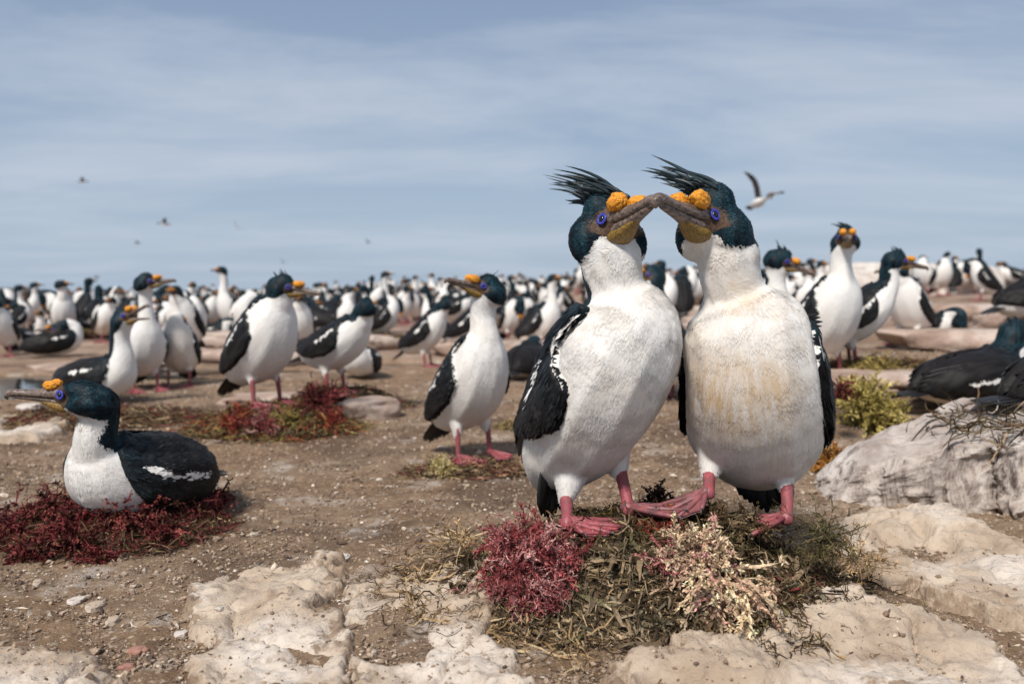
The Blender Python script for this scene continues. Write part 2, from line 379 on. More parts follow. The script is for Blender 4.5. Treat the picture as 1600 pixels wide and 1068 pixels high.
def frames(P, up=np.array([0, 0, 1.0])):
    T = nrm(np.gradient(P, axis=0)); S = np.cross(T, up)
    bad = np.linalg.norm(S, axis=1) < 1e-3; S[bad] = [0, 1, 0]; S = nrm(S); U = nrm(np.cross(S, T)); return T, S, U
def tube(P, ra, rb=None, seg=10, up=np.array([0, 0, 1.0]), S=None):
    """closed tapered tube; ra across, rb vertical half sizes"""
    P = np.asarray(P, float); n = len(P); ra = np.broadcast_to(np.asarray(ra, float), (n,)); rb = ra if rb is None else np.broadcast_to(np.asarray(rb, float), (n,))
    T, Sx, U = frames(P, up)
    if S is not None: Sx = nrm(np.broadcast_to(S, (n, 3)) - 0*T); U = nrm(np.cross(Sx, T))
    a = np.linspace(0, 2*PI, seg, endpoint=False)
    V = P[:, None] + np.cos(a)[None, :, None]*Sx[:, None]*ra[:, None, None] + np.sin(a)[None, :, None]*U[:, None]*rb[:, None, None]
    V = V.reshape(-1, 3); F = []
    i = np.arange(n-1)[:, None]*seg; j = np.arange(seg)[None]; k = (j+1) % seg
    F = np.stack([i+j, i+k, i+seg+k, i+seg+j], -1).reshape(-1, 4)
    V = np.concatenate([V, P[:1], P[-1:]]); j = np.arange(seg); k = (j+1) % seg
    c0 = np.stack([np.full(seg, n*seg), k, j], 1); c1 = np.stack([np.full(seg, n*seg+1), (n-1)*seg+j, (n-1)*seg+k], 1)
    return V, [F, np.concatenate([c0, c1])]
def join(list_vf):
    """list of (V,[F..]) or (V,[F..],matindex) -> V, Fs, fm"""
    V = []; d = {}; n0 = 0
    for it in list_vf:
        v, fs = it[0], it[1]; mi = it[2] if len(it) > 2 else 0
        V.append(v)
        for f in (fs if isinstance(fs, list) else [fs]):
            f = np.asarray(f, np.int64).reshape(len(f), -1)
            if len(f): d.setdefault(f.shape[1], []).append((f+n0, np.full(len(f), mi)))
        n0 += len(v)
    Fs = [np.concatenate([a for a, _ in l]) for l in d.values()]; fm = np.concatenate([np.concatenate([b for _, b in l]) for l in d.values()])
    return np.concatenate(V), Fs, fm
def catmull(P, m):
    P = np.asarray(P, float); n = len(P); t = np.linspace(0, n-1, m); i = np.clip(t.astype(int), 0, n-2); f = (t-i)[:, None]
    g = lambda k: P[np.clip(k, 0, n-1)]
    p0, p1, p2, p3 = g(i-1), g(i), g(i+1), g(i+2)
    return 0.5*((2*p1) + (p2-p0)*f + (2*p0-5*p1+4*p2-p3)*f**2 + (3*p1-p0-3*p2+p3)*f**3)

# ------------------------------------------------------------ bird
def voxel_union(V, F, voxel, iters, sm=0.5):
    me = bpy.data.meshes.new('tmp'); me.from_pydata(V.tolist(), [], F.tolist()); ob = bpy.data.objects.new('tmp', me); COL.objects.link(ob)
    m = ob.modifiers.new('r', 'REMESH'); m.mode = 'VOXEL'; m.voxel_size = voxel
    s = ob.modifiers.new('s', 'SMOOTH'); s.factor = sm; s.iterations = iters
    dg = bpy.context.evaluated_depsgraph_get(); dg.update(); e = ob.evaluated_get(dg); r = bpy.data.meshes.new_from_object(e)
    r.calc_loop_triangles(); n = len(r.vertices); Vv = np.empty(n*3, np.float32); r.vertices.foreach_get('co', Vv)
    Tt = np.empty(len(r.loop_triangles)*3, np.int32); r.loop_triangles.foreach_get('vertices', Tt)
    nn = np.empty(n*3, np.float32); r.vertices.foreach_get('normal', nn)
    bpy.data.objects.remove(ob); bpy.data.meshes.remove(me); bpy.data.meshes.remove(r)
    return Vv.reshape(-1, 3).astype(float), Tt.reshape(-1, 3).astype(np.int64), nn.reshape(-1, 3).astype(float)

def head_parts(Hm, hc, hs, crest_dir, lod, openb=0.0, crest_n=26, crest_len=1.0, rs=None, slim=1.0, big=1.0, bl=1.0, cs=1.0):
    rs = rs or random.Random(3); upk = .72 if lod == 0 and crest_n > 20 else .35
    tr = lambda v: hc + (np.asarray(v)*hs) @ Hm.T
    out = []
    seg = 14 if lod == 0 else 8
    # upper mandible with hooked tip
    x = np.array([.012, .030, .045, .060, .080, .100, .117, .128, .135, .139, .1385, .136])
    zc = np.array([.001, .002, .002, .0015, .0005, .000, .0005, .0005, -.0015, -.006, -.0095, -.0125])
    rw = np.array([.014, .0200, .0175, .0145, .0112, .0092, .0086, .0082, .0068, .0050, .0034, .0010])*slim
    rh = np.array([.008, .0145, .0142, .0124, .0100, .0086, .0080, .0080, .0070, .0050, .0034, .0010])*slim
    x = np.where(x > .06, .06+(x-.06)*bl, x); P = np.stack([x, 0*x, zc], 1)
    V, F = tube(catmull(P, 26 if lod == 0 else 12), catmull(rw[:, None], 26 if lod == 0 else 12)[:, 0], catmull(rh[:, None], 26 if lod == 0 else 12)[:, 0], seg, S=np.array([0, -1.0, 0]))
    V = V.copy()
    # lower edge of the upper bill is flat, groove along its side
    V[:, 2] = np.where((V[:, 2] < -.0035) & (V[:, 0] < .06+.068*bl), -.0035 + (V[:, 2]+.0035)*0.25, V[:, 2])
    out.append(Part('upper_bill', 'bill_horn', tr(V), F))
    x = np.array([.018, .035, .055, .080, .105, .124, .132]); zc = np.array([-.012, -.0125, -.0105, -.0085, -.0070, -.0060, -.0055])
    rw = np.array([.012, .0155, .0118, .0080, .0060, .0044, .0012])*slim; rh = np.array([.005, .0090, .0074, .0056, .0046, .0038, .001])*slim**1.5
    x = np.where(x > .06, .06+(x-.06)*bl, x); P = np.stack([x, 0*x, zc], 1); k = 18 if lod == 0 else 9
    V, F = tube(catmull(P, k), catmull(rw[:, None], k)[:, 0], catmull(rh[:, None], k)[:, 0], seg, S=np.array([0, -1.0, 0]))
    op = RY(R(openb)); V = (V - [.02, 0, -.008]) @ op.T + [.02, 0, -.008]
    lower = Part('lower_bill', 'bill_horn', tr(V), F)
    x = np.array([-.006, .010, .028, .045, .060, .076, .088]); zc = np.array([-.016, -.0195, -.0215, -.0195, -.0160, -.0128, -.0105])
    rw = np.array([.008, .019, .0205, .0160, .0115, .0065, .001]); rh = np.array([.004, .0105, .0125, .0110, .0078, .0042, .001])
    P = np.stack([x, 0*x, zc], 1)
    V, F = tube(catmull(P, k), catmull(rw[:, None], k)[:, 0], catmull(rh[:, None], k)[:, 0], seg, S=np.array([0, -1.0, 0]))
    V = (V - [.02, 0, -.008]) @ RY(R(openb*0.8)).T + [.02, 0, -.008]
    out.append(lower); out.append(Part('throat_pouch', 'gular', tr(V), F))
    for s in (-1, 1):
        IV, IF = (ICO4_V, ICO4_F) if lod == 0 else (ICO_V, ICO_F)
        if lod == 0:
            n = IV; d = np.ones(len(IV))
            wt = nrm(np.random.default_rng(5+s).normal(size=(300, 3))); dd = (IV @ wt.T).max(1)
            d = 0.90 + 0.13*smooth(0.980, 0.998, dd) + 0.13*fbm(IV, 1.9, 3, 9+s)
            V = IV*d[:, None]
        else: V = IV*(1 + .08*fbm(IV, 3, 2, 9+s))[:, None]
        V = V*np.array([.0168, .0120, .0122])*cs + [.055, s*.0145*cs, .0205-.004*(1-cs)]
        out.append(Part('caruncle', 'caruncle', tr(V), IF))
        a = np.linspace(0, 2*PI, 24 if lod == 0 else 10); out_n = nrm(np.array([[0.30, s*1.0, 0.10]]))[0]
        e1 = nrm(np.array([[1.0, -s*0.30, 0]]))[0]; e2 = np.cross(out_n, e1)
        ec = np.array([.0275, s*.0275, .0045])
        ring = ec + np.cos(a)[:, None]*e1*.0074 + np.sin(a)[:, None]*e2*.0064
        # ring as a torus
        rr = 6; b = np.linspace(0, 2*PI, rr, endpoint=False); ring = ring[:-1]; nr = len(ring); rad = nrm(ring-ec)
        V = ring[:, None] + np.cos(b)[None, :, None]*rad[:, None]*.0026 + np.sin(b)[None, :, None]*out_n*.0013
        i = np.arange(nr)[:, None]; j = np.arange(rr)[None]; F = np.stack([i*rr+j, i*rr+(j+1) % rr, ((i+1) % nr)*rr+(j+1) % rr, ((i+1) % nr)*rr+j], -1).reshape(-1, 4)
        V = V.reshape(-1, 3)
        Bv = ICO_V*.0066 + ec - out_n*.0032
        iris = (ICO_V*.0056 + ec - out_n*.0016)
        out.append(Part('eye', 'eye_blue', tr(V), F, sub=[Part('pupil', 'pupil', tr(Bv), ICO_F)] if lod < 2 else []))
    # crest
    if crest_n:
        cd = nrm(np.asarray(crest_dir, float)[None])[0]; bl = []
        for i in range(crest_n):
            f = (i+.5)/crest_n; long = 1 if i % 3 == 0 else 0
            xh = .026 - .058*f + rs.uniform(-.005, .005); yh = rs.uniform(-.014, .014)*(1.7 if crest_n > 100 else 1)
            r0 = tr([xh, yh, ((.057 if crest_n > 100 else .049) if lod < 2 else .036)*big - 8*abs(xh+.005)**2.0 - 12*yh*yh])
            upv = tr([0, 0, 1]) - tr([0, 0, 0]); upv = upv/np.linalg.norm(upv)
            ln = (rs.uniform(.018, .046) + (long*rs.uniform(.012, .04) if lod else (i % 6 == 0)*rs.uniform(.035, .062)))*crest_len*hs
            d0 = nrm((cd*rs.uniform(.5, .9) + upv*rs.uniform(.5, .95)*upk + np.array([rs.uniform(-.2, .2) for _ in range(3)]))[None])[0]
            d1 = nrm((cd*1.0 + np.array([rs.uniform(-.25, .25) for _ in range(3)]) + upv*rs.uniform(-.05, .25))[None])[0]
            pts = [r0 - d0*.008]; m = 7
            for k2 in range(m):
                t = (k2/(m-1))**0.55; pts.append(pts[-1] + nrm((d0*(1-t)+d1*t)[None])[0]*ln/m)
            wv = (.0019 if lod == 0 else .0026)*hs*rs.uniform(.6, 1.5)*np.array([.9, 1.1, 1.1, 1.0, .85, .65, .4, .05])
            bl.append(tube(np.array(pts), wv, wv*.35, 4 if lod else 6, up=np.array([rs.uniform(-.3, .3), 1, rs.uniform(-.3, .3)])))
        V, F, fm = join(bl); out.append(Part('crest', 'crest_feather', V, F, smooth=True))
    return out

def foot_vf(s):
    """webbed foot, x forward, toe angles in degrees; s = +1 left foot"""
    toes = [(48, .050), (17, .078), (-10, .094), (-36, .100)]
    toes = [(a*s, l) for a, l in toes]; toes.sort()
    na, nr = 37, 12; lo, hi = toes[0][0], toes[-1][0]
    A = np.linspace(lo, hi, na); Tt = np.array([t[0] for t in toes]); Lt = np.array([t[1] for t in toes])
    Rm = np.interp(A, Tt, Lt); near = np.min(np.abs(A[:, None]-Tt[None]), 1); gap = 14.0
    Rm = Rm*(1 - .16*np.sin(np.clip(near/gap, 0, 1)*PI/2))
    rr = np.linspace(0.02, 1, nr); ridge = np.exp(-(near/2.6)**2)
    X = rr[None]*Rm[:, None]*np.cos(np.radians(A))[:, None]; Y = rr[None]*Rm[:, None]*np.sin(np.radians(A))[:, None]
    sag = np.sin(rr*PI)[None]
    Z = .0032 + .013*(1-rr[None])**1.6 + ridge[:, None]*(.0062*(1-rr[None]*.45) + .003*sag) + .0015*np.sin(A*1.3)[:, None]*rr[None]
    top = np.stack([X, Y, Z], -1).reshape(-1, 3); bot = np.stack([X, Y, Z*0+.0004+ridge[:, None]*.0005], -1).reshape(-1, 3); n = len(top)
    i = np.arange(na-1)[:, None]*nr; j = np.arange(nr-1)[None]
    F = np.stack([i+j, i+nr+j, i+nr+j+1, i+j+1], -1).reshape(-1, 4); Fb = F[:, ::-1] + n
    e = np.arange(nr-1); ed = []
    for base in (0, (na-1)*nr):
        q = np.stack([base+e, base+e+1, base+e+1+n, base+e+n], 1); ed.append(q if base == 0 else q[:, ::-1])
    k = np.arange(na-1)*nr
    ed.append(np.stack([k+nr-1, k+nr+nr-1, k+nr+nr-1+n, k+nr-1+n], 1)[:, ::-1]); ed.append(np.stack([k, k+nr, k+nr+n, k+n], 1))
    parts = [(np.concatenate([top, bot]), [np.concatenate([F, Fb]+ed)], 0)]
    parts.append(tube(np.array([[-.012, 0, .010], [0, 0, .014], [.014, 0, .011]]), [.006, .0095, .006], [.006, .010, .005], 10)+(0,))
    for a, l in toes:
        d = np.array([math.cos(R(a)), math.sin(R(a)), 0])
        P = np.array([d*l*t + [0, 0, z] for t, z in ((.05, .012), (.3, .0105), (.55, .0085), (.8, .0072), (1.0, .0058))])
        parts.append(tube(P, [.0050, .0048, .0052, .0042, .0030], None, 8)+(0,))
        P = np.array([d*(l-.002) + [0, 0, .006], d*(l+.006) + [0, 0, .0066], d*(l+.012) + [0, 0, .0015]])
        parts.append(tube(P, [.0024, .0018, .0003], None, 6)+(1,))
    return join(parts)

def fan(base, d, side, up, n, ln, spread, wid, rs, curve=0.0):
    """stiff overlapping feathers"""
    bl = []
    for i in range(n):
        f = (i/(n-1)-.5)*2 if n > 1 else 0
        dd = nrm((d + side*f*spread)[None])[0]; l = ln*(1-.22*abs(f)**1.5)*rs.uniform(.95, 1.03)
        b0 = base + side*f*wid*.55 + up*(.0015*(i % 2) - .006*f*f)
        m = 7; t = np.linspace(0, 1, m)
        P = b0[None] + dd[None]*(t*l)[:, None] + up[None]*(curve*(t**2)*l)[:, None]
        wv = wid*np.array([.16, .21, .24, .25, .24, .19, .05])
        V, F = tube(P, wv, .0016, 6, S=side); bl.append((V, F))
    return join(bl)

def bird_parts(chain, head, legs, tail, body_yaw=0.0, lod=1, hs=1.0, ts=0.50, nape=.42, side_ab=.44, stain=None,
               crest_dir=None, crest_n=None, openb=0.0, wings=True, wing_T=0.011, wing_low=None, seed=1, crest_len=1.0, wtip=True, chain_neck=None, slim=1.0, face_s=1.0, folds=0.0, tw0=.55, fur=0, big=.91, barp=(.40, .030), scap=None, thigh=.034, bl=1.0, fringe=260, fru=.38, cs=1.0, wide=1.0, legr=1.0, lat=0.0):
    rs = random.Random(seed); voxel = (.0038, .0075, .0125)[lod]
    C = np.array(chain, float); m = 70 if lod == 0 else 44
    K = catmull(C, m); c = K[:, :3]; wv = K[:, 3]; dv = K[:, 4]; T = nrm(np.gradient(c, axis=0))
    tt = np.linspace(0, 1, m)
    hp, hyaw, hpitch, hroll = np.array(head[0], float), head[1], head[2], head[3] if len(head) > 3 else 0
    Hm = RZ(R(hyaw)) @ RY(-R(hpitch)) @ RX(R(hroll))
    yaw = R(body_yaw) + (R(((hyaw-body_yaw+180) % 360)-180))*smooth(ts+(1-ts)*tw0, 1.0, tt)*0.85
    Lv = np.stack([-np.sin(yaw), np.cos(yaw), 0*yaw], 1); D = nrm(np.cross(T, Lv)); Lv = nrm(np.cross(D, T))
    VV = []; FF = []; n0 = 0
    def ell(ctr, ax, r):
        nonlocal n0
        VV.append(ctr + (ICO_V*r) @ ax); FF.append(ICO_F+n0); n0 += len(ICO_V)
    for i in range(m):
        ell(c[i], np.stack([Lv[i], D[i], T[i]]), np.array([wv[i], dv[i], min(wv[i], dv[i])*0.8]))
    HX = Hm.T*1.0
    def he(ctr, r): ell(hp + (np.array(ctr)*hs) @ Hm.T, Hm.T, np.array(r)*hs)
    bk = -.003*(wide > 1.1); cz = .007 if wide > 1.1 else 0
    he((-.014+bk, lat, .002), (.050, .040*big*wide, .038*big)); he((.006, 0, .011), (.036, .031, .029*big)); he((.028, 0, -.001), (.026, .0235, .020))
    if lod < 2:
        he((-.002+bk, lat, .022*big+cz), (.036, .029*wide*wide, .031*big))
        for sg in (-1, 1): he((-.014+bk, lat+sg*.026*big*wide**1.3, -.014), (.035, .026, .034*big))
    he((.004, 0, -.014), (.036, .031, .022)); he((-.026, lat, -.016), (.040, .043*big*wide, .040*big)); he((-.010, lat, -.016), (.034, .043*big*(wide if wide < 1.1 else 1.08), .030))
    cn = np.linspace(0, 1, 6)
    for f in cn: ell(c[-1]*(1-f) + (hp + (np.array([-.015, 0, -.008])*hs) @ Hm.T)*f, np.eye(3), np.full(3, (wv[-1]*(1-f) + .036*hs*f)))
    thigh_n = n0
    for (hip, mid, ft, fyaw, *_e) in legs:
        hip, mid = np.array(hip, float), np.array(mid, float)
        for f in np.linspace(0, 1, 9):
            rr = (thigh-.0105)*(1-f)**1.0 + .0105
            ell(hip*(1-f)+mid*f, np.eye(3), np.full(3, rr))
    V, F, Nn = voxel_union(np.concatenate(VV), np.concatenate(FF), voxel, (9, 5, 2)[lod])
    if folds:
        V = V + Nn*(folds*fbm(V, 16, 3, seed))[:, None]
    # body coordinates of every vertex
    rad = (wv+dv)/2; dist = np.linalg.norm(V[:, None]-c[None], axis=2) - rad[None]
    wgt = np.exp(-(dist-dist.min(1, keepdims=True))/.007); wgt /= wgt.sum(1, keepdims=True)
    t = wgt @ tt; Dv = nrm(wgt @ D); Lw = nrm(wgt @ Lv); Tv = nrm(wgt @ T); cc = wgt @ c; rr = wgt @ rad
    r = V-cc; al = np.arctan2(np.abs((r*Lw).sum(1)), (r*Dv).sum(1)); sd_ = np.sign((r*Lw).sum(1))
    Len = np.linalg.norm(np.diff(c, axis=0), axis=1).sum()
    ab = np.interp(t, [0, .08, .25, ts-.12, ts+.05, ts+.2, .9, 1.0], np.array([.62, .50, side_ab, side_ab-.06, nape-.06, nape, nape, nape+.06]))*PI
    wl_ = wing_low or [(-.05, .34), (.05, .40), (.13, .38), (.22, .38), (.29, .50), (.36, .60), (.5, .61), (.7, .56), (.88, .44), (1.0, .28)]
    u_ = (ts-t)/ts; al_ = np.interp(u_, [a for a, _ in wl_], [b for _, b in wl_])*PI - .035*PI
    if wings: ab = np.where((u_ > .02) & (u_ < 1.1), np.minimum(ab, al_), ab)
    blk = (ab-al)*rr
    q = (V-hp) @ Hm/hs
    bh = (q[:, 2] + .0185 + (.03-q[:, 0])*.36 + np.maximum(np.abs(q[:, 1])-.028, 0)*1.1)*.9
    qd = q-[-.008, 0, -.004]; qd[:, 2] *= np.where(qd[:, 2] > 0, .62, 1.0); hw = 1-smooth(.052, .082, np.linalg.norm(qd, axis=1))
    blk = blk*(1-hw) + bh*hs*hw
    skin = (.0235*face_s - np.sqrt(((q[:, 0]-.040)/1.15)**2 + ((q[:, 2]+.002))**2))*hs
    skin = np.where(hw > .3, skin, -1.0)
    st = .22*smooth(.75, .2, t/ts)*smooth(.3, .8, al/PI) if stain is None else stain(V, Nn)
    tone = smooth(ts+.02, ts-.12, t) if ts else 0*t
    tone = 1-smooth(ts-.14, ts+.02, t)
    flow = np.stack([al*np.maximum(rr, .03), t*Len, (r*Lw).sum(1)], 1)
    A = dict(blk=blk, skin=skin, stain=st, tone=tone, root=V.copy(), flow=flow, rnd=np.full(len(V), .5))
    if lod == 0: A['nrm'] = Nn.copy()
    bodyV, bodyF, bA = V, [F], A
    fd = nrm(-Tv*(1-hw)[:, None] - Hm[:, 0][None]*hw[:, None])
    nblade = fur if fur else {0: 130000, 1: 0, 2: 0}[lod]
    def blades(V, F, Nn, A, fd, n, seed, lsc=1.0, mask=None, wsc=1.0, lf=0.0):
        g = np.random.default_rng(seed); a, b, c_ = V[F[:, 0]], V[F[:, 1]], V[F[:, 2]]
        ar = np.linalg.norm(np.cross(b-a, c_-a), axis=1)
        if mask is not None: ar = ar*mask[F[:, 0]]
        fi = g.choice(len(F), n, p=ar/ar.sum()); u = g.random((n, 2)); fl = u.sum(1) > 1; u[fl] = 1-u[fl]
        bw = np.stack([1-u.sum(1), u[:, 0], u[:, 1]], 1); tri = F[fi]
        I = lambda X: (X[tri]*bw[(...,)+(None,)*(X.ndim-1)]).sum(1)
        p, nn, d = I(V), nrm(I(Nn)), nrm(I(fd)); sk = I(A['skin'])
        d = nrm(d - nn*(d*nn).sum(1, keepdims=True)); hwv = I(hwl)
        ln = (.0080 + .0050*g.random(n))*lsc*(1-.30*hwv); lift = .03 + .13*g.random(n)**2 + .16*hwv*g.random(n) + lf*g.random(n)
        sidev = np.cross(nn, d); d = nrm(d + nn*lift[:, None] + sidev*g.normal(0, .16, n)[:, None]); sidev = nrm(np.cross(nn, d))
        wd = (.00045 + .00055*g.random(n))*lsc*max(1, (130000/max(nblade, 1))**.5*.8)*wsc*(1+.7*hwv)
        keep = sk < .001; p, d, nn, ln, wd, sidev, tri, bw = p[keep], d[keep], nn[keep], ln[keep], wd[keep], sidev[keep], tri[keep], bw[keep]; n = len(p)
        p = p - nn*.0006
        Q = np.stack([p - sidev*wd[:, None]*.4, p + d*(ln*.55)[:, None] - sidev*wd[:, None], p + d*ln[:, None], p + d*(ln*.55)[:, None] + sidev*wd[:, None]], 1).reshape(-1, 3)
        FQ = np.arange(4*n).reshape(-1, 4); I2 = lambda X: np.repeat((X[tri]*bw[(...,)+(None,)*(X.ndim-1)]).sum(1), 4, axis=0)
        O = {k: I2(v) for k, v in A.items()}; O['rnd'] = np.repeat(g.random(n), 4)
        if 'nrm' in O:
            fnn = nrm(np.cross(sidev, d)); fnn = fnn*np.sign((fnn*nn).sum(1, keepdims=True)+1e-9); mixw = .12+.42*hwv[keep][:, None]
            O['nrm'] = np.repeat(nrm(nn*(1-mixw)+fnn*mixw), 4, axis=0)
        return Q, FQ, O
    hwl = hw
    if nblade:
        Q, FQ, QA = blades(V, F, Nn, A, fd, nblade, seed)
        bodyV = np.concatenate([V, Q]); bodyF = [F, FQ+len(V)]; bA = {k: np.concatenate([A[k], QA[k]]) for k in A}
    parts = [Part('body', 'plumage', bodyV, bodyF, bA)]
    # folded wings lie over the flanks
    if wings and nblade and fringe:
        # long ragged white feathers where the breast overlaps the shoulder of the wing
        wl0 = wing_low or [(-.05, .34), (.05, .40), (.13, .38), (.22, .38), (.29, .50), (.36, .60)]
        u0 = (ts-t)/ts; e0 = (np.interp(u0, [a for a, _ in wl0], [b for _, b in wl0])*PI - al)*rr
        mk0 = np.exp(-((e0-.002)/.006)**2)*(u0 > -.02)*(u0 < .42)*(hw < .05)
        A2 = dict(A); A2['blk'] = np.full(len(V), -.03)
        bd = nrm(-Tv*.75 + Dv*.45)
        Q, FQ, QA = blades(V + Nn*(wing_T*.9), F, Nn, A2, bd, fringe, seed+77, 1.7, mk0*(u0 < fru-.03)*(u0 > .08), 1.4, .04)
        parts[0].V = np.concatenate([parts[0].V, Q]); parts[0].F = parts[0].F + [FQ+len(bodyV)]; parts[0].at = {k: np.concatenate([parts[0].at[k], QA[k]]) for k in QA}
    if wings:
        u = (ts - t)/ts
        wl = wing_low or [(-.05, .34), (.05, .40), (.13, .38), (.22, .38), (.29, .50), (.36, .60), (.5, .61), (.7, .56), (.88, .44), (1.0, .28)]
        alow = np.interp(u, [a for a, _ in wl], [b for _, b in wl])*PI
        for s in (-1, 1):
            mk = np.minimum(np.minimum((alow-al)*rr, (al-.07*PI)*rr), (u+.0)*ts*Len)
            mk = np.minimum(mk, (1.02-u)*ts*Len); mk = np.where(sd_ == s, mk, -1); mk = np.where(hw > .05, -1, mk)
            mk = mk + .004*vnoise(V*60, 5)
            fsel = (mk[F] > -.006).all(1); Fw = F[fsel]
            if len(Fw) < 8: continue
            ids, inv = np.unique(Fw, return_inverse=True); Fw = inv.reshape(-1, 3); Vw = V[ids]; mw = mk[ids]
            off = wing_T*smooth(-.001, .010, mw)*(1+.35*np.clip(u[ids], 0, 1)) - .0035*(1-smooth(-.004, .002, mw))
            Vn = Vw + Nn[ids]*off[:, None]
            # layered coverts: low scallops along the wing
            Vn = Vn + Nn[ids]*(.0016*np.sin(t[ids]*Len*PI*2/.034 + 1.5*np.sin(al[ids]*9)))[:, None]*smooth(.004, .02, mw)[:, None]
            wa = {k: v[ids].copy() for k, v in A.items()}
            if 'nrm' in wa:
                fa, fb_, fc = Vn[Fw[:, 0]], Vn[Fw[:, 1]], Vn[Fw[:, 2]]; fn = np.cross(fb_-fa, fc-fa); vn = np.zeros_like(Vn)
                for q3 in range(3): np.add.at(vn, Fw[:, q3], fn)
                wa['nrm'] = nrm(vn)
            bar = np.minimum(.0065 - np.abs((al[ids] - (barp[0]+.10*(u[ids]-.45))*PI)*rr[ids]), barp[1]-np.abs(u[ids]-.42)*ts*Len)
            bar = bar - .002 + .006*vnoise(Vw*90, 8)
            ed = (alow[ids]-al[ids])*rr[ids]; ed = np.where((al[ids] > .20*PI) & (u[ids] > .05), ed, .05)
            sh = .008*(1-smooth(fru-.06, fru+.10, u[ids])) - .001 - ed + .003*vnoise(Vw*150, 18)
            wa['blk'] = -np.maximum(bar, sh-.004)*1.0; wa['tone'] = np.clip(.35 + 1.3*u[ids], 0, 1); wa['stain'] = wa['stain']*0
            Fp = [Fw]; Vp = Vn
            if lod == 0:
                hwl = hw[ids]; nb = 7000
                Nw = Nn[ids]
                Q, FQ, QA = blades(Vn, Fw, Nw, wa, fd[ids], nb, seed+9+s, 2.0, None, 2.2, .05)
                Vp = np.concatenate([Vn, Q]); Fp = [Fw, FQ+len(Vn)]; wa = {k: np.concatenate([wa[k], QA[k]]) for k in wa}; hwl = hw
            # primaries reaching back over the tail
            mats = ['plumage', 'tail_feather']; fm = np.zeros(sum(len(f) for f in Fp), int)
            if wtip:
                i0 = int(ts*m*.30); base = c[i0] + Lv[i0]*s*wv[i0]*.78 + D[i0]*dv[i0]*.50
                i1 = 0; tipd = nrm((c[0] - T[0]*.03 + D[0]*dv[0]*.7 + Lv[0]*s*.028 - base)[None])[0]
                sidev = nrm(np.cross(tipd, Lv[0]*s)[None])[0]
                Vt, Ft, fmt = fan(base - tipd*.03, tipd, sidev, Lv[i0]*s, 7, .165, .10, .040, rs)
                nv = len(Vp); order = list(Fp) + [f+nv for f in Ft]
                Vp = np.concatenate([Vp, Vt]); fm = np.concatenate([fm, np.ones(len(fmt), int)]); Fp = order
                wa.pop('nrm', None)
                for k in wa: wa[k] = np.concatenate([wa[k], np.zeros((len(Vt),)+wa[k].shape[1:])])
            parts.append(Part('wing', None, Vp, Fp, wa, fm=fm, mats=mats))
    if tail is not None:
        tb, td = np.array(tail[0], float), nrm(np.array(tail[1], float)[None])[0]; ln = tail[2]
        side = Lv[0]; up = nrm(np.cross(side, td)[None])[0]
        Vt, Ft, fmt = fan(tb - td*.03, td, side, up, 10 if lod < 2 else 5, ln+.03, .16, .055, rs); parts.append(Part('tail', 'tail_feather', Vt, Ft))
    cdir = np.array(crest_dir if crest_dir is not None else (-Hm[:, 0]*.7 + Hm[:, 2]*.5))
    cnn = crest_n if crest_n is not None else (26, 12, 0)[lod]
    if lod and crest_dir is None: crest_len = crest_len*.55
    parts += head_parts(Hm, hp, hs*(.72 if lod == 2 else 1), cdir, lod, openb, cnn, crest_len, rs, slim, big, bl, cs)
    if scap is not None:
        for (sb, sdv, sn, sl) in scap:
            sb = np.array(sb, float); sdv = nrm(np.array([sdv], float))[0]; sv = nrm(np.cross(sdv, [.2, 1, .1])[None])[0]
            Vt, Ft, fmt = fan(sb, sdv, sv, nrm(np.cross(sv, sdv)[None])[0], sn, sl, .13, .016, rs, curve=.12); parts.append(Part('shoulder_feathers', 'tail_feather', Vt, Ft))
    for i, (hip, mid, ft, fyaw, *_e) in enumerate(legs):
        mid, ft = np.array(mid, float), np.array(ft, float)
        ank = ft + [0, 0, .012]; a0 = mid + (mid-ank)*.25 + [0, 0, .004]
        P = catmull(np.array([a0, mid*.6+ank*.4 + [0.001, 0, 0], ank, ank-[0, 0, .006]]), 12)
        Vl, Fl = tube(P, np.interp(np.linspace(0, 1, 12), [0, .3, .6, .85, 1], np.array([.0100, .0085, .0078, .0095, .0085])*legr), None, 10, up=np.array([0, 1.0, 0]))
        s = 1 if i == 0 else -1; Vf, Ff, fmf = foot_vf(s); Vf = (Vf @ RY(R(_e[0] if _e else 0)).T) @ RZ(R(fyaw)).T + ft
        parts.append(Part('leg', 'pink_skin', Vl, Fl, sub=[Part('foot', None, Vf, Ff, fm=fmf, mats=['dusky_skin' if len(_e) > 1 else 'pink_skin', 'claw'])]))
    return parts

def place_bird(parts, loc, yaw, s, label, group='imperial cormorants of the colony', cat='cormorant'):
    r = empty('cormorant', tuple(loc), yaw, s); tag(r, label, cat, group)
    for p in parts: emit(p, r)
    return r

